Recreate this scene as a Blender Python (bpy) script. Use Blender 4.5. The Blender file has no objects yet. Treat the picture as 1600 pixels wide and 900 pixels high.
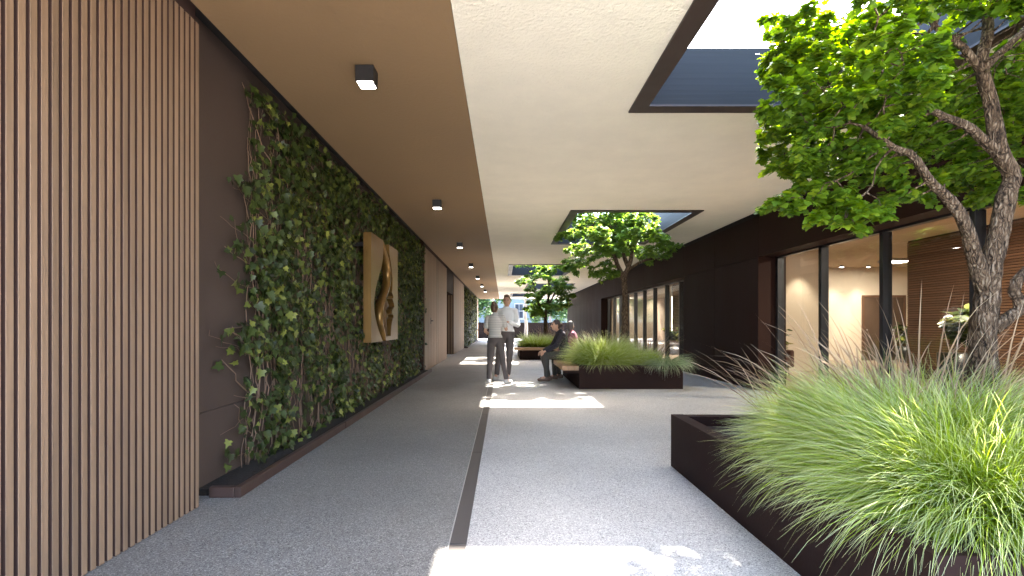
import bpy, bmesh, math, random
import numpy as np
from mathutils import Vector, Matrix
R_ = math.radians
scene = bpy.context.scene
COL = scene.collection

# ------------------------------------------------------------------ camera
cam_d = bpy.data.cameras.new("camera"); cam = bpy.data.objects.new("camera", cam_d); COL.objects.link(cam)
cam.location = (0, 0, 1.2); cam.rotation_euler = (R_(90), 0, 0)
cam_d.sensor_width = 36; cam_d.lens = 18.0
cam_d.shift_x = 13 / 1600; cam_d.shift_y = 57 / 1600
cam_d.clip_start = 0.05; cam_d.clip_end = 3000
scene.camera = cam

# ------------------------------------------------------------------ sky, sun, exposure
SUN = Vector((0.52, 0.52, 1.0)).normalized()
world = bpy.data.worlds.new("World"); scene.world = world; world.use_nodes = True
wn = world.node_tree.nodes; wl = world.node_tree.links
sky = wn.new("ShaderNodeTexSky"); sky.sky_type = 'NISHITA'; sky.sun_disc = False
sky.sun_elevation = math.asin(SUN.z); sky.sun_rotation = R_(45)
sky.air_density = 1.0; sky.dust_density = 2.5; sky.ozone_density = 1.0
wl.new(sky.outputs[0], wn["Background"].inputs[0]); wn["Background"].inputs[1].default_value = 0.15
sun_d = bpy.data.lights.new("sun", 'SUN'); sun_o = bpy.data.objects.new("sun", sun_d); COL.objects.link(sun_o)
sun_d.energy = 3.4; sun_d.angle = R_(1.0); sun_d.color = (1.0, 0.93, 0.83)
sun_o.rotation_euler = (-SUN).to_track_quat('-Z', 'Y').to_euler(); sun_o.location = (20, 30, 40)
vs = scene.view_settings
vs.view_transform = 'Standard'; vs.look = 'None'; vs.gamma = 1.0; vs.exposure = 4.3
cy = scene.cycles
cy.max_bounces = 12; cy.diffuse_bounces = 6; cy.glossy_bounces = 4; cy.transmission_bounces = 6
cy.transparent_max_bounces = 12; cy.caustics_reflective = False; cy.caustics_refractive = False
cy.sample_clamp_indirect = 6.0; cy.use_denoising = True

# ------------------------------------------------------------------ helpers
rng = random.Random(7)
class MB:
    """collects shapes in world coordinates and links them as ONE mesh object"""
    def __init__(s): s.v = []; s.f = []
    def box(s, x0, x1, y0, y1, z0, z1):
        b = len(s.v)
        s.v += [(x0,y0,z0),(x1,y0,z0),(x1,y1,z0),(x0,y1,z0),(x0,y0,z1),(x1,y0,z1),(x1,y1,z1),(x0,y1,z1)]
        s.f += [(b,b+3,b+2,b+1),(b+4,b+5,b+6,b+7),(b,b+1,b+5,b+4),(b+1,b+2,b+6,b+5),(b+2,b+3,b+7,b+6),(b+3,b,b+4,b+7)]
        return s
    def tube(s, pts, rad, n=8, cap=True):
        pts = [Vector(p) for p in pts]
        if not hasattr(rad, '__len__'): rad = [rad]*len(pts)
        b = len(s.v); ref = None
        for i, p in enumerate(pts):
            t = (pts[min(i+1, len(pts)-1)] - pts[max(i-1, 0)])
            t = t.normalized() if t.length > 1e-9 else Vector((0,0,1))
            if ref is None: ref = Vector((1,0,0)) if abs(t.x) < .8 else Vector((0,1,0))
            u = (ref - t*ref.dot(t)).normalized(); ref = u; w = t.cross(u)
            for k in range(n):
                a = 2*math.pi*k/n; q = p + (u*math.cos(a) + w*math.sin(a))*rad[i]; s.v.append(tuple(q))
        for i in range(len(pts)-1):
            for k in range(n):
                k2 = (k+1) % n
                s.f.append((b+i*n+k, b+i*n+k2, b+(i+1)*n+k2, b+(i+1)*n+k))
        if cap:
            s.f.append(tuple(b+k for k in reversed(range(n)))); e = b+(len(pts)-1)*n
            s.f.append(tuple(e+k for k in range(n)))
        return s
    def ball(s, c, r, m=8, n=12, sc=(1,1,1)):
        b = len(s.v)
        for i in range(m+1):
            th = math.pi*i/m
            for k in range(n):
                ph = 2*math.pi*k/n
                s.v.append((c[0]+r*sc[0]*math.sin(th)*math.cos(ph), c[1]+r*sc[1]*math.sin(th)*math.sin(ph), c[2]+r*sc[2]*math.cos(th)))
        for i in range(m):
            for k in range(n):
                k2 = (k+1) % n
                s.f.append((b+i*n+k, b+(i+1)*n+k, b+(i+1)*n+k2, b+i*n+k2))
        return s
    def prism(s, poly, axis, a0, a1):
        """closed polygon (counter-clockwise list of 2D points) extruded along axis x, y or z"""
        b = len(s.v); n = len(poly)
        for a in (a0, a1):
            for (p, q) in poly:
                s.v.append({'x': (a,p,q), 'y': (p,a,q), 'z': (p,q,a)}[axis])
        s.f.append(tuple(b+k for k in reversed(range(n)))); s.f.append(tuple(b+n+k for k in range(n)))
        for k in range(n):
            k2 = (k+1) % n; s.f.append((b+k, b+k2, b+n+k2, b+n+k))
        return s
    def build(s, name, mat, parent=None, smooth=False, bevel=0):
        off = parent_loc(parent)
        me = bpy.data.meshes.new(name)
        me.from_pydata([(x-off[0], y-off[1], z-off[2]) for x, y, z in s.v], [], s.f)
        bm = bmesh.new(); bm.from_mesh(me); bmesh.ops.recalc_face_normals(bm, faces=bm.faces)
        if bevel: bmesh.ops.bevel(bm, geom=bm.edges[:], offset=bevel, segments=1, affect='EDGES')
        bm.to_mesh(me); bm.free()
        return link_mesh(name, me, mat, parent, smooth)
def parent_loc(p):
    l = Vector((0,0,0))
    while p is not None: l = l + p.location; p = p.parent
    return l
def link_mesh(name, me, mat, parent=None, smooth=False):
    if mat is not None and not len(me.materials): me.materials.append(mat)
    if smooth: me.polygons.foreach_set('use_smooth', [True]*len(me.polygons))
    o = bpy.data.objects.new(name, me); COL.objects.link(o)
    if parent is not None: o.parent = parent
    return o
def tag(o, label, cat, group=None):
    o['label'] = label; o['category'] = cat
    if group: o['group'] = group
    return o
def thing(name, label, cat, loc=(0,0,0), group=None):
    o = bpy.data.objects.new(name, None); o.empty_display_size = .1; COL.objects.link(o); o.location = loc
    return tag(o, label, cat, group)
def struct(o): o['kind'] = 'structure'; return o
def stuff(o): o['kind'] = 'stuff'; return o
def piece(name, src, parent, loc):
    """another object with the same mesh data, at a world place"""
    o = bpy.data.objects.new(name, src.data); COL.objects.link(o); o.parent = parent
    o.location = Vector(loc) - parent_loc(parent); return o
def boxpiece(x, y, z, bevel=0):
    """centred box mesh for sharing"""
    me = bpy.data.meshes.new('piece'); bm = bmesh.new(); bmesh.ops.create_cube(bm, size=1)
    for v in bm.verts: v.co = Vector((v.co.x*x, v.co.y*y, v.co.z*z))
    if bevel: bmesh.ops.bevel(bm, geom=bm.edges[:], offset=bevel, segments=1, affect='EDGES')
    bm.to_mesh(me); bm.free(); return me

# ------------------------------------------------------------------ materials
def lin(r, g, b):
    f = lambda c: (c/255/12.92) if c/255 <= .04045 else ((c/255+.055)/1.055)**2.4
    return (f(r), f(g), f(b))
def mat(name, col, rough=.6, metal=0.0, var=0.0, vscale=3.0, stretch=(1,1,1), bump=0.0, bscale=60.0, rnd=0.0, spec=.5, emit=None, es=0.0, coat=0.0):
    m = bpy.data.materials.new(name); m.use_nodes = True
    nt = m.node_tree; n = nt.nodes; l = nt.links; p = n['Principled BSDF']
    p.inputs['Base Color'].default_value = (*col, 1); p.inputs['Roughness'].default_value = rough
    p.inputs['Metallic'].default_value = metal; p.inputs['Specular IOR Level'].default_value = spec
    p.inputs['Coat Weight'].default_value = coat
    if var or bump or rnd:
        g = n.new('ShaderNodeNewGeometry'); mp = n.new('ShaderNodeMapping'); l.new(g.outputs['Position'], mp.inputs['Vector'])
        mp.inputs['Scale'].default_value = stretch
        oi = n.new('ShaderNodeObjectInfo')
        if rnd:
            cx = n.new('ShaderNodeCombineXYZ')
            mu = n.new('ShaderNodeMath'); mu.operation = 'MULTIPLY'; l.new(oi.outputs['Random'], mu.inputs[0]); mu.inputs[1].default_value = 37.0
            for k in range(3): l.new(mu.outputs[0], cx.inputs[k])
            l.new(cx.outputs[0], mp.inputs['Location'])
    if var or rnd:
        t = n.new('ShaderNodeTexNoise'); t.inputs['Scale'].default_value = vscale; t.inputs['Detail'].default_value = 8; t.inputs['Roughness'].default_value = .62
        l.new(mp.outputs[0], t.inputs['Vector'])
        mr = n.new('ShaderNodeMapRange'); mr.inputs['From Min'].default_value = .25; mr.inputs['From Max'].default_value = .75
        mr.inputs['To Min'].default_value = 1-var; mr.inputs['To Max'].default_value = 1+var; l.new(t.outputs['Fac'], mr.inputs['Value'])
        fac = mr.outputs[0]
        if rnd:
            r2 = n.new('ShaderNodeMapRange'); r2.inputs['To Min'].default_value = 1-rnd; r2.inputs['To Max'].default_value = 1+rnd; l.new(oi.outputs['Random'], r2.inputs['Value'])
            mm = n.new('ShaderNodeMath'); mm.operation = 'MULTIPLY'; l.new(fac, mm.inputs[0]); l.new(r2.outputs[0], mm.inputs[1]); fac = mm.outputs[0]
        vm = n.new('ShaderNodeVectorMath'); vm.operation = 'SCALE'; vm.inputs[0].default_value = col; l.new(fac, vm.inputs['Scale'])
        l.new(vm.outputs[0], p.inputs['Base Color'])
        r3 = n.new('ShaderNodeMapRange'); r3.inputs['To Min'].default_value = max(0, rough-.12); r3.inputs['To Max'].default_value = min(1, rough+.12); l.new(t.outputs['Fac'], r3.inputs['Value'])
        l.new(r3.outputs[0], p.inputs['Roughness'])
    if bump:
        t2 = n.new('ShaderNodeTexNoise'); t2.inputs['Scale'].default_value = bscale; t2.inputs['Detail'].default_value = 5
        l.new(mp.outputs[0], t2.inputs['Vector'])
        b = n.new('ShaderNodeBump'); b.inputs['Strength'].default_value = bump; b.inputs['Distance'].default_value = .01
        l.new(t2.outputs['Fac'], b.inputs['Height']); l.new(b.outputs[0], p.inputs['Normal'])
    if emit:
        p.inputs['Emission Color'].default_value = (*emit, 1); p.inputs['Emission Strength'].default_value = es
    return m
def aggregate(name, dark, mid, light, scale):
    """washed pebble paving: thousands of small grains, each with its own tone"""
    m = bpy.data.materials.new(name); m.use_nodes = True
    nt = m.node_tree; n = nt.nodes; l = nt.links; p = n['Principled BSDF']
    g = n.new('ShaderNodeNewGeometry')
    v = n.new('ShaderNodeTexVoronoi'); v.inputs['Scale'].default_value = scale; l.new(g.outputs['Position'], v.inputs['Vector'])
    sp = n.new('ShaderNodeSeparateColor'); l.new(v.outputs['Color'], sp.inputs[0])
    r = n.new('ShaderNodeValToRGB'); e = r.color_ramp.elements
    e[0].position = 0; e[0].color = (*dark, 1); e[1].position = .30; e[1].color = (*mid, 1)
    k = e.new(.72); k.color = (*[c*1.05 for c in mid], 1); k = e.new(1.0); k.color = (*light, 1)
    l.new(sp.outputs[0], r.inputs['Fac'])
    t = n.new('ShaderNodeTexNoise'); t.inputs['Scale'].default_value = .9; t.inputs['Detail'].default_value = 7; l.new(g.outputs['Position'], t.inputs['Vector'])
    mr = n.new('ShaderNodeMapRange'); mr.inputs['From Min'].default_value = .3; mr.inputs['From Max'].default_value = .7
    mr.inputs['To Min'].default_value = .86; mr.inputs['To Max'].default_value = 1.1; l.new(t.outputs['Fac'], mr.inputs['Value'])
    vm = n.new('ShaderNodeVectorMath'); vm.operation = 'SCALE'; l.new(r.outputs['Color'], vm.inputs[0]); l.new(mr.outputs[0], vm.inputs['Scale'])
    l.new(vm.outputs[0], p.inputs['Base Color']); p.inputs['Roughness'].default_value = .5
    b = n.new('ShaderNodeBump'); b.inputs['Strength'].default_value = .35; b.inputs['Distance'].default_value = .004; b.invert = True
    l.new(v.outputs['Distance'], b.inputs['Height']); l.new(b.outputs[0], p.inputs['Normal'])
    return m
def leafmat(name, c0, c1, c2, transl=.4, rough=.42, attr='tint'):
    m = bpy.data.materials.new(name); m.use_nodes = True
    nt = m.node_tree; n = nt.nodes; l = nt.links; p = n['Principled BSDF']
    a = n.new('ShaderNodeAttribute'); a.attribute_name = attr
    r = n.new('ShaderNodeValToRGB'); e = r.color_ramp.elements
    e[0].color = (*c0, 1); e[1].color = (*c2, 1); k = e.new(.5); k.color = (*c1, 1)
    l.new(a.outputs['Fac'], r.inputs['Fac']); l.new(r.outputs[0], p.inputs['Base Color'])
    p.inputs['Roughness'].default_value = rough; p.inputs['Specular IOR Level'].default_value = .4
    tr = n.new('ShaderNodeBsdfTranslucent')
    hs = n.new('ShaderNodeHueSaturation'); hs.inputs['Value'].default_value = 1.5; hs.inputs['Hue'].default_value = .482; hs.inputs['Saturation'].default_value = 1.1
    l.new(r.outputs[0], hs.inputs['Color']); l.new(hs.outputs[0], tr.inputs['Color'])
    mx = n.new('ShaderNodeMixShader'); mx.inputs[0].default_value = transl
    l.new(p.outputs[0], mx.inputs[1]); l.new(tr.outputs[0], mx.inputs[2]); l.new(mx.outputs[0], n['Material Output'].inputs['Surface'])
    return m
def glassmat():
    m = bpy.data.materials.new('window_glass'); m.use_nodes = True
    n = m.node_tree.nodes; l = m.node_tree.links; n.remove(n['Principled BSDF'])
    t = n.new('ShaderNodeBsdfTransparent'); t.inputs[0].default_value = (.93,.95,.95,1)
    g = n.new('ShaderNodeBsdfGlossy'); g.inputs['Roughness'].default_value = .01
    f = n.new('ShaderNodeFresnel'); f.inputs['IOR'].default_value = 1.45
    ge = n.new('ShaderNodeNewGeometry'); mr = n.new('ShaderNodeMapRange'); mr.inputs['To Min'].default_value = 1.45; mr.inputs['To Max'].default_value = 1/1.45
    l.new(ge.outputs['Backfacing'], mr.inputs['Value']); l.new(mr.outputs[0], f.inputs['IOR'])     # same reflectance on both faces of the thin pane
    mx = n.new('ShaderNodeMixShader'); l.new(f.outputs[0], mx.inputs[0]); l.new(t.outputs[0], mx.inputs[1]); l.new(g.outputs[0], mx.inputs[2])
    l.new(mx.outputs[0], n['Material Output'].inputs['Surface']); return m
def barkmat(name, c0, c1, c2):
    """furrowed bark: long plates parted by dark cracks"""
    m = bpy.data.materials.new(name); m.use_nodes = True
    n = m.node_tree.nodes; l = m.node_tree.links; p = n['Principled BSDF']; p.inputs['Roughness'].default_value = .95; p.inputs['Specular IOR Level'].default_value = .2
    g = n.new('ShaderNodeNewGeometry'); t = n.new('ShaderNodeTexNoise'); t.inputs['Scale'].default_value = 16; t.inputs['Detail'].default_value = 6; l.new(g.outputs['Position'], t.inputs['Vector'])
    mx = n.new('ShaderNodeVectorMath'); mx.operation = 'MULTIPLY_ADD'; l.new(t.outputs['Color'], mx.inputs[0]); mx.inputs[1].default_value = (.05,.05,.09); l.new(g.outputs['Position'], mx.inputs[2])
    mp = n.new('ShaderNodeMapping'); mp.inputs['Scale'].default_value = (1,1,.17); l.new(mx.outputs[0], mp.inputs['Vector'])
    v = n.new('ShaderNodeTexVoronoi'); v.feature = 'DISTANCE_TO_EDGE'; v.inputs['Scale'].default_value = 62; l.new(mp.outputs[0], v.inputs['Vector'])
    t2 = n.new('ShaderNodeTexNoise'); t2.inputs['Scale'].default_value = 60; t2.inputs['Detail'].default_value = 6; l.new(mp.outputs[0], t2.inputs['Vector'])
    ad = n.new('ShaderNodeMath'); ad.operation = 'MULTIPLY_ADD'; l.new(t2.outputs['Fac'], ad.inputs[0]); ad.inputs[1].default_value = .75; l.new(v.outputs['Distance'], ad.inputs[2])
    r = n.new('ShaderNodeValToRGB'); e = r.color_ramp.elements; e[0].position = .30; e[0].color = (*c0,1); e[1].position = .80; e[1].color = (*c2,1); k = e.new(.52); k.color = (*c1,1)
    l.new(ad.outputs[0], r.inputs['Fac']); l.new(r.outputs[0], p.inputs['Base Color'])
    b = n.new('ShaderNodeBump'); b.inputs['Strength'].default_value = 1.0; b.inputs['Distance'].default_value = .02; l.new(ad.outputs[0], b.inputs['Height']); l.new(b.outputs[0], p.inputs['Normal'])
    return m
M = {}
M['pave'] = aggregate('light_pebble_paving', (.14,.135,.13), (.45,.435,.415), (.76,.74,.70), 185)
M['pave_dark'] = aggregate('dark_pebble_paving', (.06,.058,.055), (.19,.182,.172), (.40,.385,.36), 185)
M['pave_out'] = mat('pale_paving', (.36,.34,.31), .8, var=.12, vscale=2, bump=.2)
M['earth'] = mat('outer_ground', (.3,.29,.25), .95, var=.2, vscale=.6, bump=.4, bscale=20)
M['cream'] = mat('cream_stucco', (.88,.81,.67), .85, var=.05, vscale=2.5, bump=1.0, bscale=38)
M['brown'] = mat('brown_plaster', (.25,.155,.075), .8, var=.07, vscale=1.6, bump=.4, bscale=30)
M['darkwall'] = mat('dark_brown_cladding', (.021,.0085,.006), .65, spec=.1, var=.12, vscale=1.2, stretch=(1,1,.25), bump=.12, bscale=90, rnd=.06)
M['gap'] = mat('shadow_gap', (.012,.008,.007), .9, var=.1)
M['slat'] = mat('pale_oak', (.215,.133,.080), .6, var=.22, vscale=16, stretch=(1.5,1.5,.08), bump=.25, bscale=70, rnd=.13)
M['slatback'] = mat('dark_felt_and_flank_shade', (.050,.021,.014), .9, var=.1)
M['plank'] = mat('weathered_oak', (.22,.14,.09), .62, var=.18, vscale=13, stretch=(1.5,1.5,.1), bump=.2, bscale=60, rnd=.24)
M['taupe'] = mat('taupe_render', (.062,.038,.028), .75, var=.08, vscale=1.4, bump=.15, bscale=70, rnd=.02)
M['corten'] = mat('brown_steel_edging', (.055,.027,.02), .5, var=.2, vscale=5, bump=.1, bscale=50, rnd=.08)
M['soil'] = mat('dark_soil', (.014,.009,.006), 1.0, var=.5, vscale=30, bump=1.0, bscale=45)
M['drain'] = mat('grey_steel_drain', (.10,.09,.085), .38, var=.06, vscale=8, stretch=(1,.1,1), metal=.2, rnd=.05)
M['steel'] = mat('pale_steel_trim', (.5,.48,.46), .4, var=.05, metal=.4)
M['planter'] = mat('dark_planter_steel', (.022,.010,.008), .62, spec=.1, var=.14, vscale=3, bump=.05, bscale=60)
M['bench'] = mat('oiled_wood_seat', (.30,.17,.085), .45, var=.22, vscale=8, stretch=(6,.5,6), bump=.15, bscale=40, rnd=.12)
M['skyframe'] = mat('brown_skylight_frame', (.030,.014,.009), .5, var=.08, vscale=5)
M['skyline'] = mat('slate_skylight_lining', (.013,.013,.014), .6, spec=.2, var=.05, vscale=40, stretch=(.02,.02,1), bump=.2, bscale=30)
M['black'] = mat('black_metal', (.012,.011,.012), .4, var=.1)
M['frame'] = mat('black_window_frame', (.013,.012,.014), .35, var=.1, vscale=6)
M['glass'] = glassmat()
M['lens'] = mat('lamp_lens', (.8,.8,.78), .5, emit=(1,.95,.87), es=2.2)
M['bronze'] = mat('brushed_bronze', (.22,.12,.036), .32, metal=.6, var=.2, vscale=6, stretch=(4,4,.4), bump=.08, bscale=80)
M['bronze_dark'] = mat('worn_bronze', (.10,.055,.022), .5, metal=.5, var=.25, vscale=5, bump=.1, bscale=40)
M['in_wall'] = mat('interior_plaster', (.72,.62,.49), .85, var=.03, bump=.1, bscale=40)
M['in_ceil'] = mat('interior_ceiling', (.5,.4,.29), .85, var=.1, vscale=4, bump=.5, bscale=25)
M['in_floor'] = mat('interior_floor', (.36,.25,.16), .35, var=.12, vscale=5)
M['walnut'] = mat('walnut_slat', (.14,.072,.040), .45, var=.25, vscale=10, stretch=(1,.12,3), rnd=.2)
M['door'] = mat('dark_interior_door', (.09,.055,.035), .5, var=.15, vscale=6)
M['chair'] = mat('brown_upholstery', (.10,.045,.03), .7, var=.15, bump=.2)
M['cushion'] = mat('grey_cushion', (.2,.17,.15), .9, var=.1, bump=.2)
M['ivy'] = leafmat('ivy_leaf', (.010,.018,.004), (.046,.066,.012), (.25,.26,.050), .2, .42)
M['vine'] = mat('ivy_stem', (.20,.12,.08), .8, var=.25, vscale=20, bump=.3, rnd=.1)
M['tree'] = leafmat('tree_leaf', (.05,.11,.012), (.13,.235,.018), (.30,.38,.030), .5, .45)
M['tree2'] = leafmat('far_tree_leaf', (.06,.125,.022), (.14,.245,.04), (.26,.36,.06), .46, .5)
M['outleaf'] = leafmat('outer_tree_leaf', (.02,.05,.02), (.045,.10,.035), (.11,.19,.07), .35, .5)
M['grass'] = leafmat('fountain_grass', (.10,.15,.008), (.24,.35,.020), (.56,.60,.34), .42, .5)
M['grass_pale'] = leafmat('pale_grass', (.09,.15,.05), (.24,.33,.16), (.52,.54,.38), .35, .5)
M['reed'] = leafmat('dry_reed', (.16,.10,.06), (.34,.24,.155), (.52,.41,.30), .25, .6)
M['bark'] = barkmat('rough_bark', (.014,.009,.006), (.11,.07,.043), (.25,.185,.13))
M['bark_grey'] = mat('grey_bark', (.27,.24,.21), .95, var=.4, vscale=14, stretch=(1.6,1.6,.35), bump=.8, bscale=30)
# ================================================================== ground and building shell
CEIL = 3.2; ROOF = 3.62
YB, YE = -1.2, 40.0; YR = .3            # YR: unseen front edge of the cream ceiling, cut back to let sky light in
g = MB(); g.v = [(-900,-900,-.03),(900,-900,-.03),(900,1500,-.03),(-900,1500,-.03)]; g.f = [(0,1,2,3)]
struct(g.build('ground', M['earth']))
g = MB().box(-8,14,-26,YB,-.028,-.004); struct(g.build('unseen_bounce_forecourt', M['pave_out']))  # unseen forecourt behind the camera, added to bounce sunlight onto the ceiling
g = MB().box(-8,14,YE+.002,58,-.028,-.004); struct(g.build('far_pavement', M['pave_out']))
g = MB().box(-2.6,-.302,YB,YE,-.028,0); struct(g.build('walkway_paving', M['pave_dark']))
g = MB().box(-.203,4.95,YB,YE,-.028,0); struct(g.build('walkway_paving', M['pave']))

# drain channel: steel cover plates laid end to end, a thin pale trim on its left edge
t = thing('drain_channel', 'long grey steel strip drain set into the pebble floor', 'drain', (-.25,0,0))
pl = None; L = 1.994; k = 0; y = YB
while y < YE-1:
    if pl is None:
        me = boxpiece(.092, L, .02, .001); me.materials.append(M['drain'])
        pl = bpy.data.objects.new('cover_plate', me); COL.objects.link(pl); pl.parent = t; pl.location = Vector((-.249, y+L/2, -.008)) - t.location
    else: piece('cover_plate', pl, t, (-.249, y+L/2, -.008))
    y += L + .006
MB().box(-.302,-.2955,YB,YE,-.02,.004).build('edge_trim', M['steel'], t)
MB().box(-.2953,-.203,YB,YE,-.028,-.0195).build('channel_bed', M['gap'], t)

def plate(holes, x0, x1, y0, y1, z0, z1):
    """slab with rectangular holes, one connected mesh"""
    xs = sorted({x0, x1, *[h[0] for h in holes], *[h[1] for h in holes]}); ys = sorted({y0, y1, *[h[2] for h in holes], *[h[3] for h in holes]})
    solid = lambda i, j: 0 <= i < len(xs)-1 and 0 <= j < len(ys)-1 and not any(h[0] <= (xs[i]+xs[i+1])/2 <= h[1] and h[2] <= (ys[j]+ys[j+1])/2 <= h[3] for h in holes)
    m = MB(); idx = {}
    def V(i, j, k):
        if (i,j,k) not in idx: idx[(i,j,k)] = len(m.v); m.v.append((xs[i], ys[j], (z0,z1)[k]))
        return idx[(i,j,k)]
    for i in range(len(xs)-1):
        for j in range(len(ys)-1):
            if not solid(i,j): continue
            m.f.append((V(i,j,0),V(i,j+1,0),V(i+1,j+1,0),V(i+1,j,0))); m.f.append((V(i,j,1),V(i+1,j,1),V(i+1,j+1,1),V(i,j+1,1)))
            for (di,dj,a,b) in ((-1,0,(i,j),(i,j+1)),(1,0,(i+1,j+1),(i+1,j)),(0,-1,(i+1,j),(i,j)),(0,1,(i,j+1),(i+1,j+1))):
                if not solid(i+di,j+dj): m.f.append((V(*a,0),V(*b,0),V(*b,1),V(*a,1)))
    return m
# outer edge of each opening's frame: x0, x1, y0, y1
SKY = [(1.17,3.50,1.04,4.80),(1.17,3.50,8.94,12.70),(.17,2.50,17.0,20.8),(1.17,3.50,25.0,28.8),(.45,2.78,33.0,36.8)]
holes = [(a+.10,b-.10,c+.10,d-.10) for a,b,c,d in SKY]
struct(plate(holes, -.327, 4.50, YR, YE, CEIL, ROOF).build('cream_ceiling', M['cream']))
struct(MB().box(-1.93,-.330,YB,YE,CEIL-.004,ROOF).build('brown_ceiling', M['brown']))
struct(MB().box(-7,-1.932,YB,YE,3.36,ROOF).box(4.502,16,YB,YE,3.36,ROOF).build('roof', M['gap']))
SKYN = ['nearest skylight opening with brown frame above the first planter', 'second skylight opening with brown frame above the planter with the seated people',
        'third skylight opening, nearer the brown ceiling, above the far planter', 'fourth skylight opening beyond the far planter tree', 'last skylight opening at the far end of the walkway']
for (a,b,c,d), lab in zip(SKY, SKYN):
    t = thing('skylight', lab, 'skylight', ((a+b)/2,(c+d)/2,CEIL), 'skylights in a row along the cream ceiling')
    w = .15; z0, z1 = CEIL-.018, CEIL+.03
    for q in ((a,a+w,c,d),(b-w,b,c,d),(a+w+.001,b-w-.001,c,c+w),(a+w+.001,b-w-.001,d-w,d)):
        MB().box(*q,z0,CEIL-.001).build('frame_board', M['skyframe'], t)
    i = .13; e = .03; z0, z1 = CEIL+.002, ROOF+.10
    for q in ((a+i-e+.002,a+i,c+i,d-i),(b-i,b-i+e-.002,c+i,d-i),(a+i-e+.002,b-i+e-.002,c+i-e+.002,c+i-.001),(a+i-e+.002,b-i+e-.002,d-i+.001,d-i+e-.002)):
        MB().box(*q,z0,z1).build('lining_panel', M['skyline'], t)

# square surface lights under the brown ceiling
lab = ['nearest black cube ceiling light with a lit white lens', 'second black cube ceiling light from the camera', 'third black cube ceiling light along the brown ceiling',
       'fourth black cube ceiling light along the brown ceiling', 'fifth black cube ceiling light along the brown ceiling', 'sixth small cube ceiling light near the far end', 'last small cube ceiling light at the far end']
for k in range(7):
    y = 3.92 + k*4.24; x = -1.068; z = CEIL-.004
    t = thing('ceiling_light', lab[k], 'ceiling light', (x,y+.07,z), 'cube lights under the brown ceiling')
    MB().box(x-.07,x+.07,y,y+.14,z-.128,z-.006).build('housing', M['black'], t, bevel=.002)
    MB().box(x-.05,x+.05,y+.02,y+.12,z-.006,z).build('mounting_plate', M['steel'], t)
    MB().box(x-.058,x+.058,y+.012,y+.128,z-.132,z-.1282).build('lens', M['lens'], t)

# ------------------------------------------------------------------ left side
def boards(t, name, x, depth, y0, y1, n, gap, z0, z1, m, bevel=.002, flank_shade=None):
    """n upright boards side by side, front face at x"""
    p = (y1-y0)/n; me = boxpiece(depth, p-gap, z1-z0, bevel); me.materials.append(m)
    if flank_shade:                                       # flanks coloured dark to stand in for shade in the gaps
        me.materials.append(flank_shade)
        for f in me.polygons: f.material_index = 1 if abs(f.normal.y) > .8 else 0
    for i in range(n):
        o = bpy.data.objects.new(name, me); COL.objects.link(o); o.parent = t
        o.location = Vector((x-depth/2, y0+p*(i+.5), (z0+z1)/2)) - parent_loc(t)
t = thing('slat_wall', 'wall of pale upright oak slats over dark felt beside the camera', 'wall', (-2.05,.6,0))
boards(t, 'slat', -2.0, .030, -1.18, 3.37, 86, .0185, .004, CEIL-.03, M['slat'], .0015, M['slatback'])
MB().box(-2.30,-2.031,YB+.01,3.372,0,3.355).build('backing_panel', M['slatback'], t)
t = thing('ivy_wall', 'taupe rendered wall carrying the near ivy', 'wall', (-2.2,8.2,0))
for (y0, y1) in ((3.374,6.6),(6.604,9.8),(9.804,13.0)):
    MB().box(-2.30,-2.15,y0,y1,0,.568).build('panel', M['taupe'], t); MB().box(-2.30,-2.15,y0,y1,.573,3.355).build('panel', M['taupe'], t)
MB().box(-2.4,-2.302,3.374,13.0,0,3.355).build('backing_panel', M['gap'], t)
def kerb(y0, y1, label, n):
    t = thing('planting_kerb', label, 'kerb', (-1.9,(y0+y1)/2,0))
    L = (y1-y0)/n
    for i in range(n):
        MB().box(-1.865+.002*(i%2),-1.82+.002*(i%2),y0+i*L+.002,y0+(i+1)*L-.004,0,.075).build('edging_board', M['corten'], t, bevel=.004)
    MB().box(-2.04,-1.867,y0,y0+.045,0,.074).build('end_board', M['corten'], t, bevel=.004)
    MB().box(-2.149,-1.87,y0+.047,y1,0,.045).build('soil', M['soil'], t)
kerb(3.54, 12.98, 'low brown steel kerb holding soil under the near ivy', 4)
def plankwall(y0, y1, n, label, handle=None):
    t = thing('plank_wall', label, 'wall', (-2.1,(y0+y1)/2,0))
    boards(t, 'plank', -2.0, .03, y0, y1, n, .022, .004, CEIL-.03, M['plank'])
    MB().box(-2.4,-2.031,y0,y1,0,3.355).build('backing_panel', M['slatback'], t)
    if handle:
        h = MB().box(-1.998,-1.99,handle-.03,handle+.03,1.22,1.38).build('handle_plate', M['black'], t)
        MB().tube([(-1.99,handle,1.3),(-1.95,handle,1.3),(-1.945,handle+.12,1.3)], .01).build('handle', M['black'], t)
plankwall(13.002, 18.0, 9, 'weathered oak plank wall with black handle beyond the near ivy', 14.05)
t = thing('entry_recess', 'shallow doorway recess with warm upright slats between two plank walls', 'doorway', (-2.3,19.25,0))
MB().box(-2.8,-2.70,18.002,20.498,0,2.38).build('door', M['door'], t)
MB().box(-2.8,-2.02,18.002,20.498,2.382,3.355).build('header', M['darkwall'], t)
for i in range(6): MB().box(-2.68+.112*i,-2.68+.112*i+.07,20.44,20.47,.01,2.37).build('slat', M['slat'], t)
MB().box(-2.70,-2.03,20.472,20.498,0,2.38).build('backing_panel', M['slatback'], t)
MB().box(-2.698,-2.0,18.002,20.498,-.02,.012).build('threshold', M['pave_out'], t)
plankwall(20.502, 25.8, 9, 'second oak plank wall between the recess and the far ivy')
t = thing('ivy_wall', 'taupe wall carrying the far ivy near the walkway end', 'wall', (-2.2,32,0))
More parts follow.
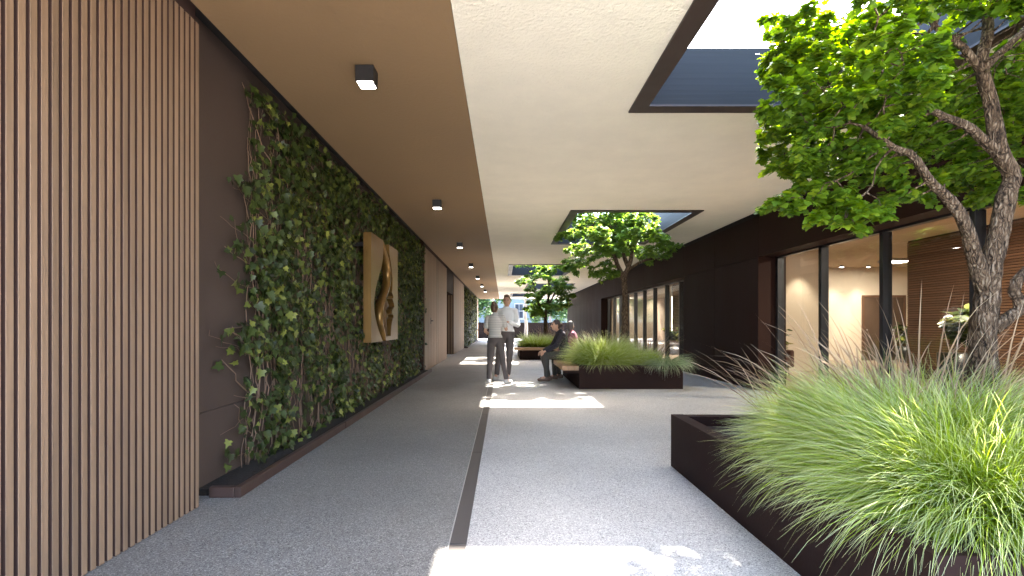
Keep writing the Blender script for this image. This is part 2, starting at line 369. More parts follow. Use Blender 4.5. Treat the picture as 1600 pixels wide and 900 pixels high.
for (y0, y1) in ((25.802,32),(32.004,38.2)):
    MB().box(-2.30,-2.15,y0,y1,0,.568).build('panel', M['taupe'], t); MB().box(-2.30,-2.15,y0,y1,.573,3.355).build('panel', M['taupe'], t)
kerb(26.0, 38.0, 'low brown steel kerb under the far ivy', 4)
t = thing('end_pier', 'narrow pale plank pier closing the left wall at the walkway end', 'pier', (-2.1,39.1,0))
boards(t, 'plank', -2.0, .03, 38.21, 39.9, 3, .008, .004, CEIL-.03, M['plank']); MB().box(-2.4,-2.031,38.21,39.9,0,3.355).build('backing_panel', M['slatback'], t)
struct(MB().box(-7,-2.81,YB,39.9,0,3.355).build('left_building', M['taupe']))

# ------------------------------------------------------------------ right side: dark cladding with two glazed openings
OPH = 2.42
t = thing('dark_wall', 'dark brown clad wall with two long glazed openings', 'wall', (4.75,18,0))
for (y0, y1, z0, z1) in ((9.25,11.17,0,OPH),(11.176,13.1,0,OPH),(24.2,27.4,0,OPH),(27.406,30.6,0,OPH),(30.606,33.8,0,OPH),(33.806,37,0,OPH)):
    MB().box(4.60,4.90,y0,y1,z0,z1).build('panel', M['darkwall'], t)
ys = [YB,1.6,5.4,9.25,11.173,13.1,16.8,20.5,24.2,27.403,30.603,33.803,37]
for a, b in zip(ys, ys[1:]):
    MB().box(4.60,4.90,a+.003,b-.003,OPH+.004,3.16).build('panel', M['darkwall'], t)
MB().box(4.66,4.902,YB,37,3.0,3.355).build('top_rail', M['gap'], t)
MB().box(4.903,5.10,9.25,13.1,0,3.355).box(4.903,5.10,24.2,37,0,3.355).box(4.903,5.10,YB,37,OPH+.05,3.355).build('backing_panel', M['darkwall'], t)

def glazing(y0, y1, label):
    t = thing('window_wall', label, 'window', (4.97,(y0+y1)/2,0), 'glazed openings in the dark wall')
    n = round((y1-y0)/1.255); p = (y1-y0)/n; w = .07
    MB().box(4.92,5.02,y0,y1,OPH-.02,OPH+.048).build('head_rail', M['frame'], t); MB().box(4.92,5.02,y0,y1,.002,.05).build('sill_rail', M['frame'], t)
    me = boxpiece(.12, w, OPH-.074, .003); me.materials.append(M['frame'])
    pane = boxpiece(.008, p-w-.002, OPH-.074, 0); pane.materials.append(M['glass'])
    zc = (.052+OPH-.022)/2
    for i in range(n+1):
        o = bpy.data.objects.new('mullion', me); COL.objects.link(o); o.parent = t
        o.location = Vector((4.97, min(max(y0+p*i, y0+w/2), y1-w/2), zc)) - t.location
        if i < n:
            o = bpy.data.objects.new('pane', pane); COL.objects.link(o); o.parent = t
            o.location = Vector((4.98, y0+p*(i+.5), zc)) - t.location
glazing(-1.1, 9.248, 'near black framed window wall showing the lounge with walnut slats')
glazing(13.102, 24.198, 'farther black framed window wall behind the second planter')

# ------------------------------------------------------------------ rooms behind the glass
struct(MB().box(4.95,16,YB,17.2,-.02,.006).box(4.95,9,17.2,26,-.02,.006).build('interior_floor', M['in_floor']))
struct(MB().box(5.102,16,YB,17.2,3.10,3.3).box(5.102,9,17.2,26,3.10,3.3).build('interior_ceiling', M['in_ceil']))
t = tag(MB().box(5.105,8.2,13.2,13.38,.008,3.098).build('room_wall', M['in_wall']), 'pale plaster partition with oval lamp behind the near window', 'wall')
t = thing('room_wall', 'pale plaster back wall with two dark doors deep in the lounge', 'wall', (12,17.1,0))
MB().box(8.0,16,17.0,17.2,.008,3.098).build('plaster', M['in_wall'], t)
for (x0, x1) in ((11.95,12.62),(12.80,13.25)):
    d = MB().box(x0,x1,16.97,16.998,.01,2.1).build('door', M['door'], t)
    for q in ((x0-.07,x0-.002,.01,2.17),(x1+.002,x1+.07,.01,2.17)): MB().box(q[0],q[1],16.95,16.998,q[2],q[3]).build('door_casing', M['walnut'], t)
    MB().box(x0-.002,x1+.002,16.95,16.998,2.102,2.17).build('door_casing', M['walnut'], t)
    MB().ball((x0+.08,16.95,1.02), .025).build('door_knob', M['steel'], t, True)
t = thing('walnut_slat_wall', 'inner wall of horizontal walnut slats behind the near window', 'wall', (9.25,6,0))
me = boxpiece(.03, 13.6, .036, .002); me.materials.append(M['walnut'])
for i in range(58):
    o = bpy.data.objects.new('slat', me); COL.objects.link(o); o.parent = t; o.location = Vector((9.215, 4.88, .05+i*.0525)) - t.location
MB().box(9.232,9.45,YB,11.69,.008,3.098).build('backing_panel', M['slatback'], t)
struct(MB().box(15.9,16,YB,17.2,.008,3.098).box(5.1,16,YB+.0,YB+.1,.008,3.098).build('room_end_wall', M['in_wall']))
t = thing('room_wall', 'pale plaster end wall of the room behind the farther window', 'wall', (6.6,25.1,0)); MB().box(5.105,8.2,25.0,25.2,.008,3.098).build('plaster', M['in_wall'], t)
t = tag(MB().box(5.105,8.2,13.385,13.5,.008,3.098).build('room_wall', M['in_wall']), 'pale partition facing away at the near end of the farther room', 'wall')
t = thing('walnut_slat_wall', 'walnut slat wall at the right of the farther window', 'wall', (8.3,19,0))
me = boxpiece(.03, 11.4, .05, .002); me.materials.append(M['walnut'])
for i in range(40):
    o = bpy.data.objects.new('slat', me); COL.objects.link(o); o.parent = t; o.location = Vector((8.22, 19.25, .06+i*.076)) - t.location
MB().box(8.237,8.4,13.5,25.0,.008,3.098).build('backing_panel', M['slatback'], t)

def spot(name, loc, tgt, watt, size=70, blend=.6, col=(1,.86,.68), rad=.04, parent=None):
    d = bpy.data.lights.new(name, 'SPOT'); d.energy = watt; d.color = col; d.spot_size = R_(size); d.spot_blend = blend; d.shadow_soft_size = rad
    o = bpy.data.objects.new(name, d); COL.objects.link(o); o.location = Vector(loc) - parent_loc(parent)
    o.rotation_euler = (Vector(tgt)-Vector(loc)).to_track_quat('-Z','Y').to_euler(); o.parent = parent
    return o
def downlight(x, y, tgt, watt, label, size=62):
    t = thing('downlight', label, 'downlight', (x,y,3.10), 'round downlights in the rooms')
    MB().tube([(x,y,3.099),(x,y,3.05)], .055, 16).build('trim_ring', M['black'], t); MB().tube([(x,y,3.0498),(x,y,3.046)], .045, 16).build('lens', M['lens'], t)
    spot('lamp', (x,y,3.035), tgt, watt*.22, size, .7, parent=t)
downlight(6.35,12.75,(6.35,13.1,0),62,'downlight washing the partition by the oval lamp')
downlight(7.6,12.75,(7.6,13.1,0),50,'downlight washing the partition edge')
downlight(10.9,16.5,(10.9,17.0,0),42,'downlight washing the deep back wall at its left')
downlight(11.75,16.5,(11.75,17.0,0),42,'downlight washing the deep back wall beside the door')
downlight(5.9,24.5,(5.9,25,0),75,'downlight washing the end wall of the farther room, left one')
downlight(7.3,24.5,(7.3,25,0),75,'downlight washing the end wall of the farther room, right one')
def panel_lamp(x, y, label, watt):
    t = thing('ceiling_panel_light', label, 'ceiling light', (x,y,3.1))
    MB().box(x-.3,x+.3,y-.3,y+.3,3.02,3.099).build('housing', M['steel'], t); MB().box(x-.27,x+.27,y-.27,y+.27,3.012,3.0198).build('lens', M['lens'], t)
    d = bpy.data.lights.new('lamp','AREA'); d.energy = watt*.4; d.size = .5; d.color = (1,.86,.68); o = bpy.data.objects.new('lamp', d); COL.objects.link(o); o.parent = t; o.location = (0,0,-.1)
panel_lamp(11.4,14.9,'square lit ceiling lamp deep inside the lounge',26)
panel_lamp(7.3,7.2,'square ceiling lamp over the lounge behind the near window',70)
panel_lamp(6.7,18.5,'square ceiling lamp over the farther room',60)
# ================================================================== planters
def planter(x0, x1, y0, y1, label, bench=None):
    """bench: 'left' or 'front' wooden seat fixed to that side"""
    t = thing('planter', label, 'planter', ((x0+x1)/2,(y0+y1)/2,0), 'steel planters under the skylights')
    h = .44; w = .105; b = .003
    MB().box(x0,x0+w,y0,y1,.0,h).build('side_panel', M['planter'], t, bevel=b)
    MB().box(x1-w,x1,y0,y1,.0,h).build('side_panel', M['planter'], t, bevel=b)
    MB().box(x0+w+.001,x1-w-.001,y0+.002,y0+w,.0,h-.002).build('end_panel', M['planter'], t, bevel=b)
    MB().box(x0+w+.001,x1-w-.001,y1-w,y1-.002,.0,h-.002).build('end_panel', M['planter'], t, bevel=b)
    MB().box(x0+w+.002,x1-w-.002,y0+w+.002,y1-w-.002,.02,.36).build('soil', M['soil'], t)
    if bench == 'left':
        for q in (y0+.02,y1-.62): MB().box(x0-.29,x0-.002,q,q+.04,.30,.345).build('seat_bracket', M['planter'], t)
        for i in range(3):
            MB().box(x0-.315+i*.105,x0-.315+i*.105+.101,y0+.004,y1-.5,.346,.43).build('seat_plank', M['bench'], t, bevel=.004)
    if bench == 'front':
        for q in (x0+.1,x1-.5): MB().box(q,q+.04,y0-.28,y0-.002,.29,.335).build('seat_bracket', M['planter'], t)
        for i in range(3):
            MB().box(x0-.20,x1-.2,y0-.31+i*.103,y0-.31+i*.103+.099,.336,.42).build('seat_plank', M['bench'], t, bevel=.004)
    return t
PL = [(1.417,3.34,1.68,4.34),(1.40,3.33,9.5,12.16),(.55,2.45,17.5,20.2)]
planter(*PL[0], 'nearest dark steel planter holding the big grass and the large tree')
planter(*PL[1], 'middle dark steel planter with a wooden seat along its left side', 'left')
planter(*PL[2], 'far dark steel planter with a wooden seat across its front', 'front')

# ================================================================== leaves
IVY = [(0,0),(.22,-.10),(.46,.03),(.30,.24),(.44,.50),(.18,.54),(0,1.0)]
MAPLE = [(0,0),(.20,-.06),(.46,.08),(.42,.28),(.56,.50),(.30,.60),(.22,.84),(0,1.0)]
def template(half, fold=.22, curl=.16):
    out = half + [(-x, y) for x, y in reversed(half[1:-1])]
    v = [(0,.36,0)] + [(x, y, 0) for x, y in out]
    v = np.array([(x, y, fold*abs(x)-curl*y*y) for x, y, _ in v], float)
    n = len(out); f = np.array([(0, 1+i, 1+(i+1)%n) for i in range(n)], int)
    return v, f
T_IVY = template(IVY); T_MAPLE = template(MAPLE, .15, .22)
T_OVAL = template([(0,0),(.24,.15),(.30,.45),(.18,.8),(0,1)], .2, .15)
def basis(nrm, tip):
    nrm = nrm/np.linalg.norm(nrm, axis=1, keepdims=True)
    tip = tip - nrm*(nrm*tip).sum(1, keepdims=True); tip /= (np.linalg.norm(tip, axis=1, keepdims=True)+1e-9)
    x = np.cross(tip, nrm); return np.stack([x, tip, nrm], axis=2)     # columns
def raw_mesh(name, v, f, tint=None):
    me = bpy.data.meshes.new(name); nv, nf, k = len(v), len(f), f.shape[1]
    me.vertices.add(nv); me.vertices.foreach_set('co', np.ascontiguousarray(v, dtype=np.float32).ravel())
    me.loops.add(nf*k); me.loops.foreach_set('vertex_index', np.ascontiguousarray(f, dtype=np.int32).ravel())
    me.polygons.add(nf); me.polygons.foreach_set('loop_start', np.arange(0, nf*k, k, dtype=np.int32))
    me.update(calc_edges=True)
    if tint is not None:
        a = me.attributes.new('tint', 'FLOAT', 'POINT'); a.data.foreach_set('value', np.ascontiguousarray(tint, dtype=np.float32))
    return me
def leaf_cloud(name, T, P, B, S, tint, mtl, parent):
    v0, f0 = T; n = len(P); off = np.array(parent_loc(parent))
    V = np.einsum('nij,kj->nki', B, v0)*S[:,None,None] + (P-off)[:,None,:]
    F = f0[None] + (np.arange(n)*len(v0))[:,None,None]
    me = raw_mesh(name, V.reshape(-1,3), F.reshape(-1,3), np.repeat(tint, len(v0)))
    return stuff(link_mesh(name, me, mtl, parent))
def leaf_objects(T, P, B, S, tint, mtl, parent, variants=6):
    """single leaves, each an object that shares one of a few leaf meshes"""
    mes = []
    for k in range(variants):
        me = raw_mesh('leaf', T[0], T[1], np.full(len(T[0]), (k+.5)/variants)); me.materials.append(mtl); mes.append(me)
    off = parent_loc(parent)
    for p, b, s, c in zip(P, B, S, tint):
        o = bpy.data.objects.new('leaf', mes[min(variants-1, int(c*variants))]); COL.objects.link(o); o.parent = parent
        m = Matrix([[b[i][j]*s for j in range(3)] + [p[i]-off[i]] for i in range(3)] + [[0,0,0,1]])
        o.matrix_local = m
def split_leaves(T, P, B, S, tint, mtl, parent, n, score, cloud='foliage'):
    k = np.argsort(score)[:n] if n else np.array([], int); rest = np.ones(len(P), bool); rest[k] = False
    leaf_objects(T, P[k], B[k], S[k], tint[k], mtl, parent)
    leaf_cloud(cloud, T, P[rest], B[rest], S[rest], tint[rest], mtl, parent)

# ------------------------------------------------------------------ ivy
def ivy(label, y0, y1, nstem, nleaf, size, seed, singles, edge=1.0, skip=None):
    g = np.random.default_rng(seed); X0 = -2.15
    t = thing('climbing_ivy', label, 'ivy', (-2.1,(y0+y1)/2,.05))
    stems = []
    for i in range(nstem):
        u = g.random(); y = y0 + .12 + (y1-y0-.2)*(u**.92); z = .045; x = X0+.02+.03*g.random(); top = 3.18
        if y < y0+edge: top = 1.0+2.2*g.random()**.6
        pts = [(x,y,z)]; dy = g.normal(0,.10); 
        while z < top:
            dy = dy*.88 + g.normal(0,.10); dy += .06*max(0, (y0+.1-y))*4
            y += dy*.09; z += .09*(.75+.4*g.random()); x = X0+.012+.055*abs(math.sin(z*2.3+i))*g.random()**.5 + .012
            y = y if y > y0+.06*math.sin(z*3+i) else y0+.06*math.sin(z*3+i)+abs(dy)*.1; dy = abs(dy) if y < y0+.05 else dy; y = min(y, y1+.05); pts.append((x, y, min(z, 3.19)))
        stems.append(pts)
        if g.random() < .7 and len(pts) > 8:                                # a side shoot
            k = g.integers(3, len(pts)-4); p = list(pts[k]); s = []; dy = g.choice([-1,1])*(.5+.8*g.random())
            for _ in range(g.integers(5,14)):
                s.append(tuple(p)); dy *= .9; p = [X0+.02+.06*g.random(), min(max(p[1]+dy*.09, y0-.16), y1), min(p[2]+.07*(.5+g.random()), 3.18)]
            if len(s) > 3: stems.append(s)
    runner = []
    for i in range(int(26*edge) if singles else 0):                          # loose shoots straying past the near edge
        z = .12+2.7*g.random(); p = [X0+.03, y0+.25+.5*g.random(), z]; s = []; a = 1.2+1.2*g.random(); n_ = g.integers(6,13)
        for k in range(n_):
            s.append(tuple(p)); a -= .10*g.normal()+.03; p = [X0+.03+.05*g.random(), max(p[1]-.085*math.sin(a), y0-.34), min(p[2]+.085*math.cos(a)+.02, 3.15)]
        stems.append(s); runner += s
    grp = [MB() for _ in range(3)]
    for i, s in enumerate(stems):
        r = .0028 + .006*g.random()**2.2
        grp[i%3].tube(s, [r*(1-.6*k/len(s)) for k in range(len(s))], 5)
    for m in grp: stuff(m.build('stem', M['vine'], t, True))
    # leaves sit along the stems
    segp = np.array([p for s in stems for p in s]); P = segp[g.integers(0, len(segp), nleaf)]
    nr = 0
    if runner: nr = min(240, nleaf//10); P[:nr] = np.array(runner)[g.integers(0, len(runner), nr)]
    P = P + np.stack([g.random(nleaf)**1.6*.13+.012, g.normal(0,.055,nleaf), g.normal(0,.05,nleaf)], 1)
    # bare patches, more of them low down, as on the real wall
    h = np.sin(P[:,1]*5.1+P[:,2]*1.7)*np.sin(P[:,1]*2.3-P[:,2]*2.9+1) + .6*np.sin(P[:,1]*9.7+2)*np.sin(P[:,2]*4.1+P[:,1]*3)
    keep = (h > (.05 - .45*np.clip(P[:,2]-.8, 0, 2))) | (g.random(nleaf) < .22)
    keep &= g.random(nleaf) < np.clip((P[:,1]-y0+.25)/edge, .10, 1)
    keep[:nr] |= g.random(nr) < .8
    keep &= (P[:,2] > .06) & (P[:,2] < 3.17)
    if skip: keep &= ~((P[:,1] > skip[0]) & (P[:,1] < skip[1]) & (P[:,2] > skip[2]) & (P[:,2] < skip[3]) & (P[:,0] > -2.03))
    P = P[keep]; n = len(P)
    nrm = np.stack([np.full(n,1.0), g.normal(-.25,.45,n), g.normal(.35,.45,n)], 1)
    tip = np.stack([g.normal(.2,.3,n), g.normal(0,.6,n), g.normal(-.9,.45,n)], 1)
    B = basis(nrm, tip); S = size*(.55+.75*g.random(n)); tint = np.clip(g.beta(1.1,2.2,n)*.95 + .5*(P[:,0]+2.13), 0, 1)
    P[:,0] = np.minimum(P[:,0], -1.955)
    split_leaves(T_IVY, P, B, S, tint, M['ivy'], t, singles, np.hypot(P[:,0], P[:,1]) - 14*(P[:,0]+2.15))
ivy('dense green ivy with bare woody stems climbing the near taupe wall', 3.95, 12.85, 180, 15500, .074, 3, 300, .7, (7.1,9.0,.9,2.53))
ivy('dense green ivy climbing the far wall near the walkway end', 26.1, 38.0, 70, 9000, .12, 5, 0, .6)

# ------------------------------------------------------------------ bronze wall relief in the ivy
t = thing('wall_sculpture', 'bronze relief with a wavy cut and turned vase shape hung in the ivy', 'sculpture', (-1.9,8.05,1.7))
Y0, Y1, Z0, Z1 = 7.15, 8.95, .945, 2.49
yz = lambda u, v: (Y0+(Y1-Y0)*u, Z1-(Z1-Z0)*v)
def smooth(pts, n=6):
    out = []
    for i in range(len(pts)-1):
        p0, p1, p2, p3 = pts[max(i-1,0)], pts[i], pts[i+1], pts[min(i+2,len(pts)-1)]
        for k in range(n):
            s = k/n
            out.append(tuple(.5*((2*b)+(-a+c)*s+(2*a-5*b+4*c-d)*s*s+(-a+3*b-3*c+d)*s**3) for a,b,c,d in zip(p0,p1,p2,p3)))
    return out + [pts[-1]]
wave = smooth([(.40,0),(.40,.10),(.36,.24),(.22,.40),(.11,.56),(.10,.70),(.20,.85),(.38,1)])
MB().prism([yz(0,0)] + [yz(0,1)] + [yz(u,v) for u,v in reversed(wave)], 'x', -1.96, -1.85).build('left_panel', M['bronze'], t)
vase = [(.62,0),(.64,.10),(.72,.22),(.77,.34),(.76,.44),(.74,.49),(.80,.53),(.80,.55),(.76,.56),(.82,.60),(.85,.64),(.80,.66),(.74,.68),(.73,.72),(.80,.73),(.81,.76),(.76,.78),(.73,.83),(.70,.90),(.69,.955),(.50,.96),(.50,1)]
MB().prism([yz(1,1),yz(1,0)] + [yz(u,v) for u,v in vase], 'x', -1.955, -1.852).build('right_panel', M['bronze'], t)
rib = smooth([(.41,.012),(.47,.07),(.60,.17),(.67,.28),(.66,.40),(.58,.50),(.45,.60),(.38,.70),(.38,.82),(.44,.90),(.49,.99)])
rp = [yz(u,v) for u,v in rib]; th = .022
poly = [(y-th,z) for y,z in rp] + [(y+th,z) for y,z in reversed(rp)]
MB().prism(poly, 'x', -1.97, -1.845).build('ribbon', M['bronze'], t, True)
prof = [(.012,.50),(.035,.53),(.06,.545),(.05,.56),(.09,.60),(.12,.64),(.06,.67),(.05,.70),(.10,.735),(.10,.76),(.06,.78),(.07,.86),(.085,.95)]
m = MB(); cyv, n = Y0+(Y1-Y0)*.59, 14
for r, v in prof:
    for k in range(n):
        a = 2*math.pi*k/n; m.v.append((-1.915+.55*r*math.cos(a), cyv+1.15*r*math.sin(a), yz(0,v)[1]))
for i in range(len(prof)-1):
    for k in range(n): m.f.append((i*n+k, i*n+(k+1)%n, (i+1)*n+(k+1)%n, (i+1)*n+k))
m.f.append(tuple(range(n))); m.f.append(tuple((len(prof)-1)*n+k for k in range(n)))
m.build('vase', M['bronze_dark'], t, True)
for (u, v) in ((.05,.1),(.05,.9),(.93,.1),(.93,.9)):
    y, z = yz(u,v); MB().box(-2.148,-1.962,y-.03,y+.03,z-.03,z+.03).build('bracket', M['black'], t)

# ------------------------------------------------------------------ trees
def px(u, v, d): return (( u-787)/800*d, d, 1.2+(507-v)/800*d)
def resample(pts, step):
    pts = [np.array(p, float) for p in smooth([tuple(p) for p in pts], 8)]; out = [pts[0]]
    for p in pts[1:]:
        if np.linalg.norm(p-out[-1]) >= step: out.append(p)
    return out
def tree(name, label, limbs, ellipsoids, reject, natt, leaf, nleaf, mtl, bark, seed, singles=0, D=.085, tmpl=T_MAPLE, group=None, grav=0.0, npad=60, pad=(.26,.26,.10)):
    """limbs: list of (points, r0, r1); the crown is grown from them into the ellipsoids by space colonisation"""
    g = np.random.default_rng(seed); pad = np.array(pad)
    base = limbs[0][0][0]; t = thing(name, label, 'tree', tuple(base), group)
    N = []; par = []; rad = []; limb_m = []
    for pts, r0, r1 in limbs:
        q = resample(pts, D*.7); m = len(q); off = len(N); limb_m.append((q, r0, r1))
        root = -1 if off == 0 else int(np.argmin([np.linalg.norm(x-q[0]) for x in N]))
        for i, p in enumerate(q): N.append(p); par.append(root if i == 0 else off+i-1); rad.append(r0+(r1-r0)*i/(m-1))
    nskel = len(N); A = []
    vol = np.array([r[0]*r[1]*r[2] for _, r in ellipsoids]); vol = vol/vol.sum()
    pads = []
    while len(pads) < npad:                                     # flat sprays of foliage with air between them
        c, r = ellipsoids[g.choice(len(vol), p=vol)]
        d = g.normal(size=3); d /= np.linalg.norm(d); p = np.array(c) + d*np.array(r)*g.random()**(1/2.6)
        if not reject(p) and all(np.linalg.norm((p-q)/pad) > .62 for q in pads): pads.append(p)
        pad = pad*.9995
    while len(A) < natt:
        q = pads[g.integers(len(pads))]; d = g.normal(size=3); d /= np.linalg.norm(d); p = q + d*pad*g.random()**.5
        if not reject(p): A.append(p)
    A = np.array(A); N = np.array(N)
    d2 = ((A[:,None]-N[None])**2).sum(2); near = d2.argmin(1); nd = d2.min(1); alive = np.ones(len(A), bool)
    par = list(par); rad = list(rad); cnt = np.zeros(len(N), int)
    for it in range(70):
        new = []; newp = []
        act = np.where(alive)[0]
        if not len(act): break
        for k in np.unique(near[act]):
            if k < len(cnt) and cnt[k] > 3: continue
            a = act[near[act] == k]; v = A[a]-N[k]; v /= (np.linalg.norm(v, axis=1, keepdims=True)+1e-9)
            v = v.mean(0) + g.normal(0,.18,3); v[2] -= grav; v /= (np.linalg.norm(v)+1e-9)
            new.append(N[k]+v*D); newp.append(k); cnt[k] += 1
        if not new: break
        b = len(N); new = np.array(new); N = np.vstack([N, new]); par += [int(k) for k in newp]; rad += [0]*len(new); cnt = np.concatenate([cnt, np.zeros(len(new), int)])
        d2 = ((A[:,None]-new[None])**2).sum(2); j = d2.argmin(1); dm = d2.min(1); up = dm < nd
        near[up] = b+j[up]; nd[up] = dm[up]; alive &= nd > (D*1.25)**2
    n = len(N); flow = np.zeros(n); par = np.array(par); tips = np.ones(n, bool)
    for i in range(n-1, 0, -1):
        if flow[i] == 0: flow[i] = 1
        if par[i] >= 0: flow[par[i]] += flow[i]; tips[par[i]] = False
    r = .0026*flow**.42; r = np.minimum(r, .03)
    # trunk and limbs: knobbly bark
    for q, r0, r1 in limb_m:
        m = MB(); k = len(q); nn = 14; m.tube(q, [r0+(r1-r0)*(i/(k-1))**.8 for i in range(k)], nn)
        ph = g.random()*9
        for i in range(k):
            ax = q[i]; s = (r0+(r1-r0)*(i/(k-1))**.8)
            for a in range(nn):
                v = np.array(m.v[i*nn+a]); f = 1 + .10*math.sin(3*a*2*math.pi/nn+ph+.8*i) + .07*math.sin(i*1.9+a*2.1+ph) + (.35*math.exp(-i*.9) if q is limb_m[0][0] else 0)
                m.v[i*nn+a] = tuple(ax+(v-ax)*f)
        m.build('trunk' if q is limb_m[0][0] else 'limb', bark, t, True)
    m = MB()
    for i in range(nskel, n): m.tube([N[par[i]], N[i]], [max(r[i]*1.05, min(r[par[i]], .02 if par[i] < nskel else 1)), r[i]], 4, False)
    crown = m.build('branches', bark, t, True); stuff(crown)
    # leaves in loose sprays on the thin twigs
    thin = np.where((flow <= 5) & (np.arange(n) >= nskel))[0]
    w = np.where(tips[thin], 3.0, 1.0); k = g.choice(thin, nleaf, p=w/w.sum())
    d = N[k]-N[par[k]]; d /= (np.linalg.norm(d, axis=1, keepdims=True)+1e-9)
    out = d + g.normal(0,.7,(nleaf,3)); out[:,2] *= .5; out /= np.linalg.norm(out, axis=1, keepdims=True)
    P = N[k] + out*(g.random((nleaf,1))*.055+.01)*(leaf/.06) + d*(g.random((nleaf,1))-.3)*D
    ok = np.array([not reject(p) for p in P]); P = P[ok]; out = out[ok]; nl = len(P)
    nrm = np.stack([g.normal(.0,.42,nl), g.normal(-.05,.42,nl), np.full(nl,1.0)], 1)
    tip = out + np.array([0,0,-.35]); B = basis(nrm, tip); S = leaf*(.6+.7*g.random(nl)); tint = np.clip(g.beta(1.6,1.9,nl)*.85 + .12*np.sin(P[:,0]*7+P[:,2]*9)*np.sin(P[:,1]*6), 0, 1)
    cr = bpy.data.objects.new('crown', None); COL.objects.link(cr); cr.parent = t; cr.empty_display_size = .1
    split_leaves(tmpl, P, B, S, tint, mtl, cr, singles, np.linalg.norm(P-np.array([0,0,1.2]), axis=1) + 4*(np.abs(P[:,0]/np.maximum(P[:,1],.1)-.25) > .77))
    return t
def out_of_hole(p, h):      # foliage keeps clear of the roof slab
    return p[2] > 3.10 and not (h[0]+.06 < p[0] < h[1]-.06 and h[2]+.06 < p[1] < h[3]-.06)
d = 3.0
def rej1(p):
    if out_of_hole(p, holes[0]): return True
    if p[1] < .9: return True
    u = 787+800*p[0]/p[1]; v = 507-800*(p[2]-1.2)/p[1]
    if p[1] < 3.12 and u > 1478 and v > 25: return True       # the crown lies behind and left of the stem
    if u < 1188: return True
    return p[0] > 4.3
tree('maple_tree', 'largest bright green tree with forked rough trunk in the nearest planter',
    [([ (2.81,3.0,.33), px(1534,640,d), px(1537,570,d), px(1537,500,d), px(1545,440,d), px(1556,380,d), px(1572,310,d), px(1582,275,3.02), px(1560,232,3.0), px(1549,160,3.0), px(1533,100,3.0), px(1545,40,3.05), px(1530,-40,3.1)], .084, .022),
     ([px(1538,455,d), px(1520,390,2.97), px(1508,350,2.95), px(1480,308,2.92), px(1456,286,2.9), px(1424,242,2.88), px(1396,230,2.85), px(1340,190,2.8)], .046, .012),
     ([px(1560,240,3.0), px(1512,198,2.97), px(1470,180,2.95), px(1420,150,2.92), px(1370,135,2.9)], .030, .010),
     ([px(1552,515,d), px(1580,492,2.98), px(1597,478,2.97), px(1584,452,2.96), px(1602,425,2.97), px(1650,380,3.05), px(1690,300,3.1)], .036, .018),
     ([px(1535,108,3.0), px(1560,85,3.05), px(1592,56,3.1), px(1630,10,3.2)], .026, .012),
     ([px(1533,110,3.0), px(1500,70,3.0), px(1460,40,3.02), px(1430,-20,3.05)], .024, .010)],
    [((2.35,2.95,2.72),(.92,.85,.50)), ((2.10,2.95,2.32),(.60,.55,.28)), ((2.45,3.6,2.6),(.9,.6,.5)), ((3.25,3.6,2.65),(.65,.55,.45)), ((2.35,2.9,3.45),(.85,1.1,.5)), ((2.15,2.9,2.0),(.55,.40,.24)), ((1.95,2.9,2.5),(.5,.5,.45)), ((3.3,3.5,2.1),(.4,.3,.35)), ((2.9,3.7,1.95),(.35,.3,.22)), ((3.0,3.5,3.2),(.5,.5,.5))],
    rej1, 2700, .040, 50000, M['tree'], M['bark'], 11, 300, .075, group='trees in the planters', npad=105)
d = 10.8
tree('maple_tree', 'green tree in the middle planter reaching up through the second skylight',
    [([(2.54,10.8,.33), px(975,540,d), px(977,480,d), px(976,436,d), px(984,412,d), px(988,395,d), px(996,370,10.9), px(1000,340,11)], .095, .025),
     ([px(976,440,d), px(966,416,10.75), px(958,398,10.7), px(942,376,10.6), px(925,350,10.5)], .06, .018),
     ([px(982,418,d), px(974,396,10.9), px(970,370,11.0), px(962,335,11.0)], .05, .018),
     ([px(978,424,d), px(1004,408,10.8), px(1028,404,10.9), px(1048,408,11)], .035, .012)],
    [((2.3,10.8,2.95),(1.12,1.1,.55)), ((2.2,10.7,2.3),(.95,.8,.36)), ((3.3,10.9,2.75),(.55,.45,.22)), ((3.35,10.95,2.3),(.18,.2,.12)), ((2.3,10.8,3.55),(.85,1.0,.35))],
    lambda p: out_of_hole(p, holes[1]), 1700, .060, 22000, M['tree2'], M['bark'], 12, 0, .09, group='trees in the planters', npad=48, pad=(.30,.30,.14))
d = 19.0
tree('maple_tree', 'smaller dark green tree in the far planter',
    [([(1.55,19.0,.33), px(853,515,d), px(852,492,d), px(856,472,d), px(858,450,d), px(856,425,d)], .10, .03),
     ([px(852,495,d), px(843,478,18.9), px(838,460,18.8), px(832,440,18.7)], .06, .02),
     ([px(855,480,d), px(864,464,19.1), px(872,446,19.2)], .05, .02)],
    [((1.55,19,2.55),(1.05,1.0,.60)), ((1.5,18.9,1.85),(.75,.7,.35)), ((1.45,18.9,3.5),(.85,.9,.35)), ((2.3,19,2.2),(.4,.4,.3))],
    lambda p: out_of_hole(p, holes[2]), 1000, .085, 9000, M['tree2'], M['bark'], 13, 0, .12, group='trees in the planters', npad=32, pad=(.32,.32,.17))

